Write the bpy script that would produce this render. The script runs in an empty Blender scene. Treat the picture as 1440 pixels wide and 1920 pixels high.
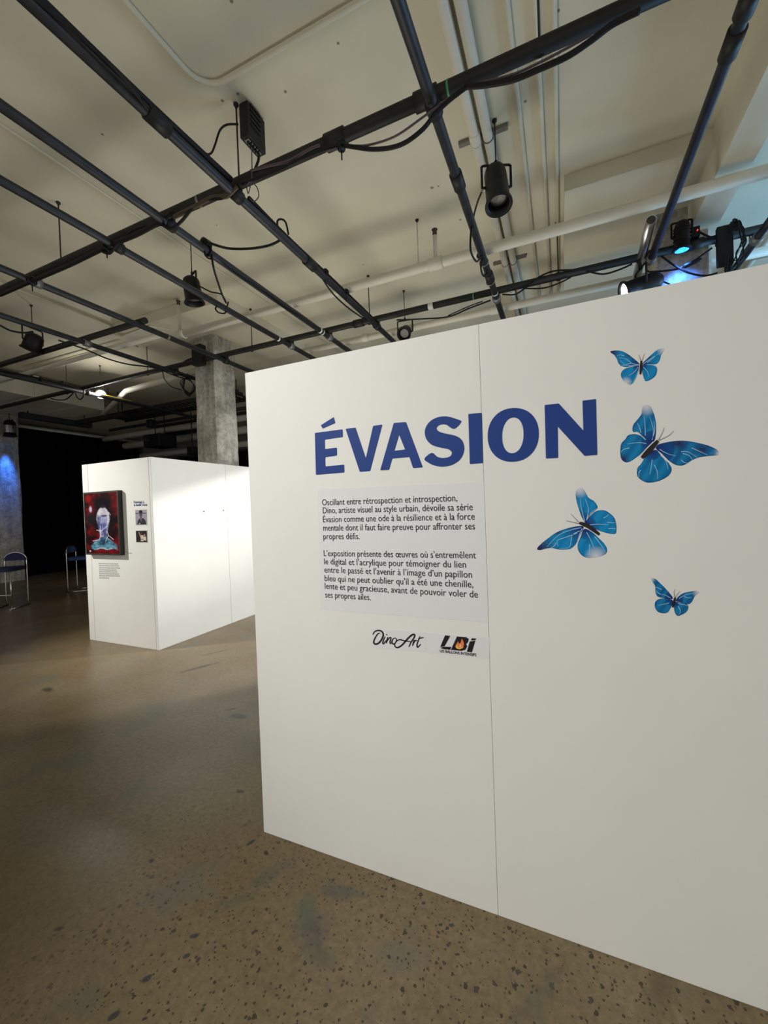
import bpy, math, random
from mathutils import Vector, Matrix
from mathutils.geometry import tessellate_polygon
random.seed(7)
SC = bpy.context.scene
COL = SC.collection

# ------------------------------------------------------------------ camera
EYE = 1.715
FPX = 766.1
YAW, PITCH, ROLL = math.radians(23.548), math.radians(-.825), math.radians(-2.101)
cy, sy = math.cos(YAW), math.sin(YAW)
FWD = Vector((-sy*math.cos(PITCH), cy*math.cos(PITCH), math.sin(PITCH)))
_r = Vector((cy, sy, 0)); _u = _r.cross(FWD)
RIGHT = _r*math.cos(ROLL) + _u*math.sin(ROLL)
UP = -_r*math.sin(ROLL) + _u*math.cos(ROLL)
EYEP = Vector((0, 0, EYE))
cam_data = bpy.data.cameras.new('camera')
cam_data.sensor_fit = 'VERTICAL'; cam_data.sensor_height = 24.0
cam_data.lens = FPX/1920*24.0
cam_data.clip_start = .05; cam_data.clip_end = 100
cam = bpy.data.objects.new('camera', cam_data); COL.objects.link(cam)
cam.matrix_world = Matrix.Translation(EYEP) @ Matrix((RIGHT, UP, -FWD)).transposed().to_4x4()
SC.camera = cam

# ------------------------------------------------------------------ world, light, exposure
SC.view_settings.view_transform = 'Standard'
SC.view_settings.look = 'None'
SC.view_settings.gamma = 1.0
SC.view_settings.use_curve_mapping = False
SC.view_settings.exposure = 0.43
W = bpy.data.worlds.new('hall_surroundings'); SC.world = W; W.use_nodes = True
bg = W.node_tree.nodes['Background']; bg.inputs[0].default_value = (1.0, .99, .94, 1); bg.inputs[1].default_value = .55

def spot(name, loc, target, watts, color, size_deg, blend=.6, radius=.06):
    d = bpy.data.lights.new(name, 'SPOT'); d.energy = watts; d.color = color
    d.spot_size = math.radians(size_deg); d.spot_blend = blend; d.shadow_soft_size = radius
    o = bpy.data.objects.new(name, d); COL.objects.link(o); o.location = loc
    o.rotation_euler = (Vector(target)-Vector(loc)).to_track_quat('-Z', 'Y').to_euler()
    return o
def area(name, loc, target, watts, color, sx, sy_):
    d = bpy.data.lights.new(name, 'AREA'); d.energy = watts; d.color = color
    d.shape = 'RECTANGLE'; d.size = sx; d.size_y = sy_
    o = bpy.data.objects.new(name, d); COL.objects.link(o); o.location = loc
    o.rotation_euler = (Vector(target)-Vector(loc)).to_track_quat('-Z', 'Y').to_euler()
    return o
spot('unseen_spotlight', (-2.9, -1.6, 4.0), (-.55, 1.7, 1.80), 395, (1, .985, .945), 64, .9, .10)
spot('unseen_spotlight', (-8.3, .9, 4.0), (-5.4, 3.5, 1.25), 760, (1, .98, .92), 50, 1.0, .03)
spot('unseen_spotlight', (-1.2, 5.9, 3.75), (-4.7, 5.0, .45), 395, (1, .99, .94), 66, .2, .014)  # beam of the added barn-door lamp, unseen behind the title wall
area('ceiling_fill', (-2.1, 4.3, .5), (-2.4, 3.7, 4.6), 50, (1, .975, .88), 2.2, 2.2)  # unseen area light added behind the title wall to lift the ceiling
area('ceiling_fill', (-4.2, -1.4, .4), (-3.0, 1.0, 4.6), 7, (1, .975, .88), 2.2, 2.2)  # unseen area light added behind the camera to brighten the near ceiling
area('right_bay_blue_fill', (4.4, 5.4, 2.9), (2.2, 3.6, 4.6), 105, (.25, .60, 1.0), 1.6, 1.6)  # unseen blue area light added to tint and brighten the right bay
spot('unseen_spotlight', (2.6, 6.4, 3.9), (-4.7, 4.9, 1.6), 560, (1, .99, .96), 40, .8, .08)  # unseen spot added as fill for the far box side

# ------------------------------------------------------------------ pixel -> place (a point on a known plane)
def ray(px, py): return FWD + RIGHT*((px-720)/FPX) + UP*((960-py)/FPX)
def oz(px, py, z): d = ray(px, py); return EYEP + d*((z-EYE)/d.z)
def oy(px, py, y): d = ray(px, py); return EYEP + d*(y/d.y)
def ox(px, py, x): d = ray(px, py); return EYEP + d*(x/d.x)

# ------------------------------------------------------------------ materials
def nt(name):
    m = bpy.data.materials.new(name); m.use_nodes = True
    t = m.node_tree; b = t.nodes['Principled BSDF']
    return m, t, b
def N(t, typ, **kw):
    n = t.nodes.new(typ)
    for k, v in kw.items():
        if k.startswith('i_'):
            key = k[2:]; key = int(key) if key.isdigit() else key.replace('_', ' ')
            n.inputs[key].default_value = v
        else: setattr(n, k, v)
    return n
def ramp(t, fac, stops):
    r = t.nodes.new('ShaderNodeValToRGB')
    e = r.color_ramp.elements
    while len(e) < len(stops): e.new(.5)
    for el, (p, c) in zip(e, stops):
        el.position = p; el.color = (c[0], c[1], c[2], 1) if not isinstance(c, (int, float)) else (c, c, c, 1)
    t.links.new(fac, r.inputs[0]); return r
def mixc(t, fac, a, b, blend='MIX'):
    m = t.nodes.new('ShaderNodeMix'); m.data_type = 'RGBA'; m.blend_type = blend
    for sock, v in ((m.inputs[0], fac), (m.inputs[6], a), (m.inputs[7], b)):
        if hasattr(v, 'is_output'): t.links.new(v, sock)
        elif isinstance(v, (int, float)): sock.default_value = v
        else: sock.default_value = (v[0], v[1], v[2], 1)
    return m.outputs[2]
def plain(name, c, rough=.5, metal=0., var=.0, scale=8., bump=0., bscale=60., emit=None, estr=0., spec=.5):
    m, t, b = nt(name)
    b.inputs['Roughness'].default_value = rough; b.inputs['Metallic'].default_value = metal
    b.inputs['Specular IOR Level'].default_value = spec
    tc = N(t, 'ShaderNodeTexCoord')
    if var > 0:
        n = N(t, 'ShaderNodeTexNoise', i_Scale=scale, i_Detail=5.0); t.links.new(tc.outputs['Object'], n.inputs['Vector'])
        lo = [max(0, x*(1-var)) for x in c]; hi = [min(1, x*(1+var)) for x in c]
        r = ramp(t, n.outputs['Fac'], [(.3, lo), (.7, hi)]); t.links.new(r.outputs[0], b.inputs['Base Color'])
    else: b.inputs['Base Color'].default_value = (*c, 1)
    if bump > 0:
        n2 = N(t, 'ShaderNodeTexNoise', i_Scale=bscale, i_Detail=4.0); t.links.new(tc.outputs['Object'], n2.inputs['Vector'])
        bp = N(t, 'ShaderNodeBump', i_Strength=bump, i_Distance=.01); t.links.new(n2.outputs['Fac'], bp.inputs['Height'])
        t.links.new(bp.outputs[0], b.inputs['Normal'])
    if emit:
        b.inputs['Emission Color'].default_value = (*emit, 1); b.inputs['Emission Strength'].default_value = estr
    return m
def colour_attr(name, rough=.5):
    m, t, b = nt(name); a = N(t, 'ShaderNodeVertexColor', layer_name='print')
    t.links.new(a.outputs['Color'], b.inputs['Base Color']); b.inputs['Roughness'].default_value = rough
    b.inputs['Specular IOR Level'].default_value = .12
    return m

WALLC = (.80, .795, .765)
M = {}
M['panel'] = plain('white_panel_paint', WALLC, .55, var=.015, scale=3, bump=.03, bscale=220, spec=.3)
M['ceil'] = plain('ceiling_paint', (.65, .608, .475), .8, var=.07, scale=1.3, bump=.12, bscale=14, spec=.2)
M['conduit'] = plain('overpainted_conduit', (.65, .608, .475), .75, var=.05, scale=5, spec=.2)
M['pale'] = plain('painted_pipe', (.67, .64, .54), .6, var=.05, scale=6)
M['pipe'] = plain('blackened_steel', (.024, .025, .030), .5, .2, var=.3, scale=12)
M['grime'] = plain('dusty_black_steel', (.013, .012, .010), .6, .2, var=.3, scale=9)
M['galv'] = plain('galvanised_metal', (.22, .215, .20), .5, .6, var=.15, scale=25)
M['chrome'] = plain('chrome_tube', (.75, .75, .76), .12, 1.0)
M['silver'] = plain('silver_tube', (.55, .55, .54), .28, .9, var=.1, scale=30)
M['black'] = plain('black_enamel', (.006, .006, .0065), .5, var=.2, scale=20, spec=.3)
M['cable'] = plain('black_cable_rubber', (.006, .0055, .0065), .6, spec=.3)
M['browncable'] = plain('brown_cable_rubber', (.05, .032, .012), .5)
M['purplecable'] = plain('purple_grey_cable', (.09, .06, .07), .5)
M['rod'] = plain('brown_threaded_rod', (.035, .029, .025), .6, .3)
M['greentape'] = plain('green_tape', (.06, .30, .14), .6)
M['whitetape'] = plain('white_tape', (.7, .7, .66), .6)
M['yellowcable'] = plain('yellow_cable', (.75, .52, .03), .5)
M['navy'] = plain('navy_upholstery', (.012, .02, .09), .75, bump=.1, bscale=300)
M['bluecloth'] = plain('blue_upholstery', (.02, .06, .17), .75, bump=.1, bscale=300)
M['curtain'] = plain('black_velvet', (.0035, .0035, .004), .95, spec=.05)
M['duct'] = plain('duct_paint', (.55, .54, .45), .6, var=.06, scale=4)
M['blue'] = plain('title_blue_vinyl', (.016, .050, .235), .5, spec=.2)
M['ink'] = plain('black_vinyl', (.012, .010, .014), .45, spec=.3)
M['greyink'] = plain('grey_print', (.42, .42, .41), .6)
M['film'] = plain('bluish_vinyl_film', (.765, .765, .78), .38, spec=.35)
M['seam'] = plain('seam_gap', (.55, .54, .50), .9)
M['orange'] = plain('flame_orange', (.85, .22, .05), .45)
M['yellow'] = plain('flame_yellow', (.93, .52, .08), .45)
M['print'] = colour_attr('colour_print', .7)
M['canvas'] = colour_attr('oil_canvas', .35)
M['wood'] = plain('dark_frame_edge', (.02, .018, .016), .5)
M['lens'] = plain('lamp_reflector', (.30, .29, .27), .38, .8)
M['lit'] = plain('lit_lamp_lens', (1, 1, 1), .3, emit=(.95, .97, 1.0), estr=28)
M['litblue'] = plain('lit_blue_lens', (.05, .3, 1), .3, emit=(.015, .20, 1.0), estr=3.2)
M['red'] = plain('red_indicator', (.8, .05, .03), .4, emit=(1, .05, .03), estr=1.2)
M['white'] = plain('white_plastic', (.75, .75, .72), .4)
M['backwall'] = plain('dim_back_wall_paint', (.20, .18, .15), .9, var=.2, scale=2)

def concrete(name, a, b_, sc=3.0):
    m, t, b = nt(name); tc = N(t, 'ShaderNodeTexCoord')
    n = N(t, 'ShaderNodeTexNoise', i_Scale=sc, i_Detail=9.0, i_Roughness=.7); t.links.new(tc.outputs['Object'], n.inputs['Vector'])
    n2 = N(t, 'ShaderNodeTexNoise', i_Scale=sc*7, i_Detail=6.0, i_Roughness=.75); t.links.new(tc.outputs['Object'], n2.inputs['Vector'])
    mp = N(t, 'ShaderNodeMapping'); mp.inputs['Scale'].default_value = (9, 9, 1.2); t.links.new(tc.outputs['Object'], mp.inputs[0])
    n3 = N(t, 'ShaderNodeTexNoise', i_Scale=1.4, i_Detail=3.0); t.links.new(mp.outputs[0], n3.inputs['Vector'])
    r1 = ramp(t, n.outputs['Fac'], [(.34, a), (.66, b_)])
    r2 = ramp(t, n2.outputs['Fac'], [(.34, .45), (.56, 1.0)])
    r3 = ramp(t, n3.outputs['Fac'], [(.35, .6), (.6, 1.0)])
    c = mixc(t, .75, r1.outputs[0], r2.outputs[0], 'MULTIPLY'); c = mixc(t, .7, c, r3.outputs[0], 'MULTIPLY')
    t.links.new(c, b.inputs['Base Color']); b.inputs['Roughness'].default_value = .85
    bp = N(t, 'ShaderNodeBump', i_Strength=.6, i_Distance=.02); t.links.new(n2.outputs['Fac'], bp.inputs['Height'])
    t.links.new(bp.outputs[0], b.inputs['Normal'])
    return m
M['column'] = concrete('board_marked_concrete', (.34, .31, .25), (.70, .67, .60), 2.6)

G_, B_ = (.085, .088, .070), (.045, .034, .022)
STAINS = [(372, 1252, .22, .035, 62, B_, .85, .2), (402, 1224, .20, .02, 60, B_, .7, .2), (446, 1343, .10, .05, 10, B_, .7, .5), (432, 1330, .06, .012, 40, B_, .8, .2),
          (90, 1293, .10, .05, 0, B_, .7, .5), (284, 1614, 0.019, 0.012, 20, B_, .9, .3), (112, 1741, 0.025, 0.015, 30, B_, .8, .4), (450, 1484, .03, .018, 0, B_, .7, .3),
          (586, 1740, .11, .09, 0, (.075, .078, .075), .75, .7), (572, 1702, .06, .09, 20, (.075, .105, .070), .7, .7), (640, 1672, .13, .05, 15, G_, .75, .6), (600, 1792, .10, .05, 10, G_, .6, .6), (505, 1640, .16, .05, 60, G_, .6, .7),
          (470, 1580, 0.028, 0.012, 70, (.03, .035, .04), .9, .3), (500, 1600, 0.022, 0.012, -20, (.035, .015, .02), .9, .3), (440, 1690, .12, .05, 50, (.075, .095, .065), .5, .8), (1010, 1870, .25, .05, 60, G_, .45, .8), (1240, 1860, .16, .06, 70, (.07, .06, .03), .5, .8),
          (365, 1755, 0.019, 0.012, 40, (.04, .042, .045), .9, .3), (275, 1835, 0.019, 0.012, 60, (.04, .042, .045), .9, .3), (350, 1792, 0.014, 0.010, 40, (.04, .042, .045), .9, .3), (213, 1905, 0.022, 0.012, 60, (.04, .042, .045), .9, .3)]
def floor_mat():
    m, t, b = nt('polished_concrete_floor'); tc = N(t, 'ShaderNodeTexCoord'); co = tc.outputs['Object']
    L = t.links.new
    def noise(s, d=5., r=.6):
        n = N(t, 'ShaderNodeTexNoise', i_Scale=s, i_Detail=d, i_Roughness=r); L(co, n.inputs['Vector']); return n.outputs['Fac']
    base = ramp(t, noise(.9, 6), [(.3, (.165, .118, .060)), (.5, (.212, .158, .086)), (.72, (.272, .210, .124))]).outputs[0]
    fine = ramp(t, noise(34, 6, .75), [(.3, .58), (.7, 1.16)]).outputs[0]
    c = mixc(t, .85, base, fine, 'MULTIPLY')
    # grey-green trowel patches
    patch = ramp(t, noise(2.6, 3), [(.57, 0.), (.66, 1.)]).outputs[0]
    c = mixc(t, N_mul(t, patch, .55), c, (.13, .135, .105))
    # exposed aggregate: dark stones of two sizes, only where the skim is worn
    vd = N(t, 'ShaderNodeVectorMath', operation='DISTANCE'); L(co, vd.inputs[0]); vd.inputs[1].default_value = (.1, .55, 0)
    wn = N(t, 'ShaderNodeMath', operation='MULTIPLY'); L(noise(1.1, 4, .6), wn.inputs[0]); wn.inputs[1].default_value = 2.4
    ws = N(t, 'ShaderNodeMath', operation='SUBTRACT'); L(vd.outputs['Value'], ws.inputs[0]); L(wn.outputs[0], ws.inputs[1])
    wr = N(t, 'ShaderNodeMapRange'); L(ws.outputs[0], wr.inputs[0])
    for q_, v_ in zip((1, 2, 3, 4), (.45, 1.25, 1.0, .04)): wr.inputs[q_].default_value = v_
    worn = wr.outputs[0]
    for s, thr, jit, col in ((34., .19, .40, (.028, .022, .015)), (16., .14, .22, (.040, .038, .034)), (70., .25, .34, (.040, .031, .018))):
        v = N(t, 'ShaderNodeTexVoronoi', i_Scale=s); v.feature = 'F1'
        wob = N(t, 'ShaderNodeTexNoise', i_Scale=s*2.2, i_Detail=2.0); L(co, wob.inputs['Vector'])
        ad = N(t, 'ShaderNodeMixRGB', blend_type='ADD'); ad.inputs[0].default_value = .012*26/s*2; L(co, ad.inputs[1]); L(wob.outputs['Color'], ad.inputs[2])
        L(ad.outputs[0], v.inputs['Vector'])
        sep = N(t, 'ShaderNodeSeparateColor'); L(v.outputs['Color'], sep.inputs[0])
        gate = N(t, 'ShaderNodeMath', operation='LESS_THAN'); L(sep.outputs[0], gate.inputs[0]); gate.inputs[1].default_value = jit
        size = N(t, 'ShaderNodeMath', operation='MULTIPLY'); L(sep.outputs[1], size.inputs[0]); size.inputs[1].default_value = thr
        sz2 = N(t, 'ShaderNodeMath', operation='ADD'); L(size.outputs[0], sz2.inputs[0]); sz2.inputs[1].default_value = thr*.6
        ins = N(t, 'ShaderNodeMath', operation='LESS_THAN'); L(v.outputs['Distance'], ins.inputs[0]); L(sz2.outputs[0], ins.inputs[1])
        k = N(t, 'ShaderNodeMath', operation='MULTIPLY'); L(gate.outputs[0], k.inputs[0]); L(ins.outputs[0], k.inputs[1])
        k2 = N(t, 'ShaderNodeMath', operation='MULTIPLY'); L(k.outputs[0], k2.inputs[0]); L(worn, k2.inputs[1])
        k3 = N(t, 'ShaderNodeMath', operation='MULTIPLY'); L(k2.outputs[0], k3.inputs[0]); k3.inputs[1].default_value = .85
        c = mixc(t, k3.outputs[0], c, col)
    # single scuffs, cracks and trowel patches: (place, half sizes, turn, colour, strength, edge softness)
    edge = noise(14, 4, .7)
    for (px, py, rx, ry, an, col, st, soft) in STAINS:
        q = oz(px, py, 0); mp = N(t, 'ShaderNodeMapping', vector_type='TEXTURE')
        mp.inputs[1].default_value = (q.x, q.y, 0); mp.inputs[2].default_value = (0, 0, math.radians(an)); mp.inputs[3].default_value = (rx, ry, 1)
        L(co, mp.inputs[0]); ln = N(t, 'ShaderNodeVectorMath', operation='LENGTH'); L(mp.outputs[0], ln.inputs[0])
        a1 = N(t, 'ShaderNodeMath', operation='MULTIPLY_ADD'); L(edge, a1.inputs[0]); a1.inputs[1].default_value = 1.6; L(ln.outputs['Value'], a1.inputs[2])
        k = ramp(t, a1.outputs[0], [(0, st), (1, 0.)]); k.color_ramp.elements[0].position = 0; k.color_ramp.elements[1].position = 1
        mr = N(t, 'ShaderNodeMapRange'); L(a1.outputs[0], mr.inputs[0])
        for q_, v_ in zip((1, 2, 3, 4), (1.75-soft, 1.8, st, 0.)): mr.inputs[q_].default_value = v_
        t.nodes.remove(k); c = mixc(t, mr.outputs[0], c, col)
    L(c, b.inputs['Base Color'])
    rr = ramp(t, noise(1.6, 4), [(.3, .30), (.7, .42)]).outputs[0]; L(rr, b.inputs['Roughness'])
    b.inputs['Specular IOR Level'].default_value = .36
    bp = N(t, 'ShaderNodeBump', i_Strength=.12, i_Distance=.006); L(noise(40, 5), bp.inputs['Height']); L(bp.outputs[0], b.inputs['Normal'])
    return m
def N_mul(t, s, k):
    n = N(t, 'ShaderNodeMath', operation='MULTIPLY'); t.links.new(s, n.inputs[0]); n.inputs[1].default_value = k; return n.outputs[0]
M['floor'] = floor_mat()

# ------------------------------------------------------------------ mesh building
class MB:
    def __init__(s): s.v = []; s.f = []; s.sm = []; s.col = []
    def add(s, vs, fs, smooth=False, cols=None):
        o = len(s.v); s.v += [tuple(p) for p in vs]
        s.f += [tuple(i+o for i in f) for f in fs]; s.sm += [smooth]*len(fs)
        s.col += cols if cols else [(1, 1, 1)]*len(vs)
        return s
    def box(s, a, b, M_=None):
        x0, y0, z0 = a; x1, y1, z1 = b
        vs = [Vector(p) for p in ((x0,y0,z0),(x1,y0,z0),(x1,y1,z0),(x0,y1,z0),(x0,y0,z1),(x1,y0,z1),(x1,y1,z1),(x0,y1,z1))]
        if M_ is not None: vs = [M_ @ p for p in vs]
        return s.add(vs, [(0,3,2,1),(4,5,6,7),(0,1,5,4),(1,2,6,5),(2,3,7,6),(3,0,4,7)])
    def tube(s, pts, r, n=12, closed=False, caps=True):
        pts = [Vector(p) for p in pts]; k = len(pts)
        rs = r if isinstance(r, (list, tuple)) else [r]*k
        tang = []
        for i in range(k):
            a = pts[(i-1) % k] if (closed or i > 0) else pts[i]; b = pts[(i+1) % k] if (closed or i < k-1) else pts[i]
            d = (b-a); tang.append(d.normalized() if d.length > 1e-9 else Vector((0, 0, 1)))
        up = Vector((0, 0, 1)) if abs(tang[0].z) < .9 else Vector((1, 0, 0))
        nrm = (up - tang[0]*up.dot(tang[0])).normalized(); vs = []
        for i in range(k):
            nrm = (nrm - tang[i]*nrm.dot(tang[i])).normalized(); bi = tang[i].cross(nrm)
            for j in range(n):
                a = 2*math.pi*j/n; vs.append(pts[i] + (nrm*math.cos(a)+bi*math.sin(a))*rs[i])
        fs = []
        for i in range(k if closed else k-1):
            for j in range(n):
                fs.append((i*n+j, i*n+(j+1) % n, ((i+1) % k)*n+(j+1) % n, ((i+1) % k)*n+j))
        s.add(vs, fs, True)
        if caps and not closed:
            o = len(s.v)-len(vs)
            s.f += [tuple(o+j for j in reversed(range(n))), tuple(o+(k-1)*n+j for j in range(n))]; s.sm += [False]*2
        return s
    def lathe(s, prof, base, axis, n=20, caps=False):
        """prof: (distance along axis, radius)"""
        ax = Vector(axis).normalized(); base = Vector(base)
        return s.tube_profile([base+ax*d for d, _ in prof], [max(r, 1e-4) for _, r in prof], ax, n, caps)
    def tube_profile(s, pts, rs, ax, n, caps):
        up = Vector((0, 0, 1)) if abs(ax.z) < .9 else Vector((1, 0, 0))
        nx = (up-ax*up.dot(ax)).normalized(); ny = ax.cross(nx); vs = []; fs = []
        for p, r in zip(pts, rs):
            for j in range(n):
                a = 2*math.pi*j/n; vs.append(p+(nx*math.cos(a)+ny*math.sin(a))*r)
        for i in range(len(pts)-1):
            for j in range(n): fs.append((i*n+j, i*n+(j+1) % n, (i+1)*n+(j+1) % n, (i+1)*n+j))
        if caps: fs += [tuple(reversed(range(n))), tuple((len(pts)-1)*n+j for j in range(n))]
        return s.add(vs, fs, True)
    def plate(s, outer, holes, fn, t):
        """flat plate: 2-D outline (+holes) mapped by fn(u, v, depth) with thickness t"""
        loops = [[Vector((p[0], p[1], 0)) for p in L] for L in [outer]+list(holes)]
        flat = [p for L in loops for p in L]; tri = tessellate_polygon(loops); n = len(flat)
        vs = [fn(p.x, p.y, t) for p in flat] + [fn(p.x, p.y, 0) for p in flat]
        fs = []
        for a, b, c in tri:
            fs += [(a, b, c), (c+n, b+n, a+n)]
        o = 0
        for L in loops:
            k = len(L)
            for i in range(k): fs.append((o+i, o+(i+1) % k, o+(i+1) % k+n, o+i+n))
            o += k
        return s.add(vs, fs)
    def build(s, name, mat, parent=None, origin=None, bevel=0., attr=False, fix=True):
        me = bpy.data.meshes.new(name)
        og = Vector(origin) if origin is not None else Vector((0, 0, 0))
        if parent is not None: og = parent_world(parent)
        me.from_pydata([Vector(p)-og for p in s.v], [], s.f)
        me.polygons.foreach_set('use_smooth', s.sm)
        if attr:
            ca = me.color_attributes.new('print', 'FLOAT_COLOR', 'POINT')
            for i, c in enumerate(s.col): ca.data[i].color = (c[0], c[1], c[2], 1)
        me.materials.append(mat)
        if fix:
            import bmesh
            bm = bmesh.new(); bm.from_mesh(me); bmesh.ops.recalc_face_normals(bm, faces=bm.faces); bm.to_mesh(me); bm.free()
        me.update()
        o = bpy.data.objects.new(name, me); COL.objects.link(o)
        if parent is not None: o.parent = parent
        else: o.location = og
        if bevel > 0:
            md = o.modifiers.new('edge', 'BEVEL'); md.width = bevel; md.segments = 2; md.limit_method = 'ANGLE'
        return o
def parent_world(p):
    v = Vector((0, 0, 0))
    while p is not None: v = v + Vector(p.location); p = p.parent
    return v
def tag(o, label=None, cat=None, group=None, kind=None):
    if label: o['label'] = label
    if cat: o['category'] = cat
    if group: o['group'] = group
    if kind: o['kind'] = kind
    return o
def thing(name, loc, label, cat, group=None):
    o = bpy.data.objects.new(name, None); COL.objects.link(o); o.location = loc; o.empty_display_size = .1
    return tag(o, label, cat, group)
def smooth(pts, k=6):
    pts = [Vector(p) for p in pts]; out = []
    for i in range(len(pts)-1):
        p0 = pts[max(i-1, 0)]; p1 = pts[i]; p2 = pts[i+1]; p3 = pts[min(i+2, len(pts)-1)]
        for j in range(k):
            t = j/k
            out.append(.5*((2*p1)+(-p0+p2)*t+(2*p0-5*p1+4*p2-p3)*t*t+(-p0+3*p1-3*p2+p3)*t**3))
    return out+[pts[-1]]
def smooth_closed(pts, k=5):
    pts = [Vector((p[0], p[1], 0)) for p in pts]; n = len(pts); out = []
    for i in range(n):
        p0, p1, p2, p3 = pts[i-1], pts[i], pts[(i+1) % n], pts[(i+2) % n]
        for j in range(k):
            t = j/k
            out.append(.5*((2*p1)+(-p0+p2)*t+(2*p0-5*p1+4*p2-p3)*t*t+(-p0+3*p1-3*p2+p3)*t**3))
    return [(p.x, p.y) for p in out]

# ------------------------------------------------------------------ heights and planes of the hall
ZC, ZX, ZY, ZP = 4.613, 4.049, 3.978, 4.12      # ceiling, cross pipes, long pipes, sprinkler main
ZD, ZB = 4.47, 4.217                            # underside of the drop slabs, underside of the beam
WY = 1.696                                      # face of the title wall
BX0, BX1, BY = -6.096, -4.704, 3.544            # the far display box
def struct(o, label=None): return tag(o, label, kind='structure')

struct(MB().box((-15.2, -5, -.2), (7.5, 11.2, 0)).build('floor', M['floor']))
struct(MB().box((-15.2, -5, ZC), (7.5, 11.2, ZC+.2)).build('ceiling', M['ceil']))
struct(MB().box((-15.2, 10.8, 0), (7.5, 11.0, ZC)).build('wall_back', M['backwall']))
struct(MB().box((-15.2, -5, 0), (-15.0, 10.8, ZC)).build('wall_left', M['backwall']))
struct(MB().box((.10, 4.08, ZD), (2.0, 6.1, ZC)).build('drop_slab', M['ceil']), 'shallow drop slab around the column with the blue glow')
struct(MB().box((-6.25, 4.12, ZD), (-4.07, 6.1, ZC)).build('drop_slab', M['ceil']), 'shallow drop slab around the middle column')
struct(MB().box((1.18, -4, ZB), (1.40, 4.82, ZC)).build('ceiling_beam', M['ceil']), 'downstand beam meeting the column with the blue glow')
def column(x0, x1, y0, y1, label, top):
    mb = MB(); w = .03; n = 24
    pl = [(x0+w, y0), (x1-w, y0), (x1, y0+w), (x1, y1-w), (x1-w, y1), (x0+w, y1), (x0, y1-w), (x0, y0+w)]
    vs = []; fs = []
    for i in range(n+1):
        z = top*i/n
        for k, (x, y) in enumerate(pl):
            j = .012*math.sin(z*3.1+k*1.7)+random.uniform(-.006, .006); cx, cy_ = (x0+x1)/2, (y0+y1)/2
            vs.append((x+(x-cx)*j*2, y+(y-cy_)*j*2, z))
    for i in range(n):
        for k in range(8): fs.append((i*8+k, i*8+(k+1) % 8, (i+1)*8+(k+1) % 8, (i+1)*8+k))
    fs += [tuple(range(7, -1, -1)), tuple(n*8+k for k in range(8))]
    mb.add(vs, fs)
    return struct(mb.build('concrete_column', M['column'], origin=(x0, y0, 0)), label)
column(-5.30, -4.84, 4.80, 5.24, 'rough concrete column rising behind the far white display box', ZD)
column(.90, 1.36, 4.82, 5.28, 'concrete column with a blue glow above the title wall', ZD)
column(-14.55, -14.03, 6.0, 6.54, 'rough concrete column by the black curtain, blue light on its face', ZC)

# ------------------------------------------------------------------ title wall
TW = thing('display_wall', (-1.507, WY, 0), 'large white freestanding display wall carrying the blue title and butterflies', 'display wall')
for i, (x0, x1) in enumerate(((-1.507, -.2899), (-.2891, .9296), (.9304, 2.148))):
    MB().box((x0, WY, 0), (x1, WY+.09, 2.44)).build('wall_panel', M['panel'], TW, bevel=.0025)
MB().box((-1.50, WY+.012, .003), (2.14, WY+.08, 2.43)).build('panel_frame', M['seam'], TW)
def wallp(px, py, t=0): p = oy(px, py, WY); return Vector((p.x, WY-t, p.z))
class Crop:                       # a traced patch of the title wall: crop pixels -> wall plane
    def __init__(s, x, y, k): s.x, s.y, s.k = x, y, k
    def __call__(s, u, v, t=0): return wallp(s.x+u/s.k, s.y+v/s.k, t)
def rounded(poly, r):
    out = []; n = len(poly)
    for i in range(n):
        p0, p1, p2 = Vector(poly[i-1]), Vector(poly[i]), Vector(poly[(i+1) % n])
        a = (p0-p1); b = (p2-p1); ra = min(r, a.length*.4); rb = min(r, b.length*.4)
        A = p1+a.normalized()*ra; B = p1+b.normalized()*rb
        for t in (0, .33, .67, 1): out.append(tuple((1-t)**2*A+2*t*(1-t)*p1+t*t*B))
    return out
c1 = Crop(560, 720, 1440/580)
T = thing('wall_title', wallp(592, 889), 'large bold blue exhibition title lettering on the white display wall', 'lettering')
LT = .0016
def letter(outer, holes=(), r=4, sm=False):
    o_ = smooth_closed(outer, 6) if sm else rounded(outer, r)
    return MB().plate(o_, holes, lambda u, v, t: c1(u, v, t), LT).build('letter', M['blue'], T)
e = letter([(76,228),(205,211),(206,247),(122,259),(123,303),(178,296),(179,333),(124,341),(125,384),(212,375),(213,412),(81,423)])
MB().plate(rounded([(104,192),(164,154),(171,182),(112,208)], 3), (), lambda u, v, t: c1(u, v, t), LT).build('accent', M['blue'], e)
letter([(219,209),(265,203),(313,346),(347,195),(390,189),(333,405),(285,409)])
letter([(380,402),(443,182),(500,177),(578,388),(533,392),(516,340),(436,347),(421,400)], [rounded([(468,236),(446,311),(496,305)], 2)])
letter([(757,177),(740,165),(690,151),(645,156),(608,178),(588,215),(594,255),(620,283),(660,296),(695,303),(713,318),(706,336),(680,344),(648,340),(620,321),(586,348),(605,367),(635,380),(675,385),(720,374),(755,347),(771,305),(762,265),(735,243),(690,232),(655,222),(642,207),(655,192),(685,189),(723,209)], sm=True)
letter([(790,140),(852,134),(858,368),(797,373)])
def ell(cx, cy_, rx, ry, k=48): return [(cx+rx*math.copysign(abs(math.cos(a))**.93, math.cos(a)), cy_+ry*math.copysign(abs(math.sin(a))**.93, math.sin(a))-(math.cos(a)*6)) for a in [2*math.pi*i/k for i in range(k)]]
letter(ell(999, 237, 119, 125), [ell(997, 239, 50, 83)], r=0.01)
letter([(1145,98),(1211,91),(1325,217),(1321,78),(1384,70),(1390,330),(1331,335),(1206,198),(1208,344),(1151,347)])

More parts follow.
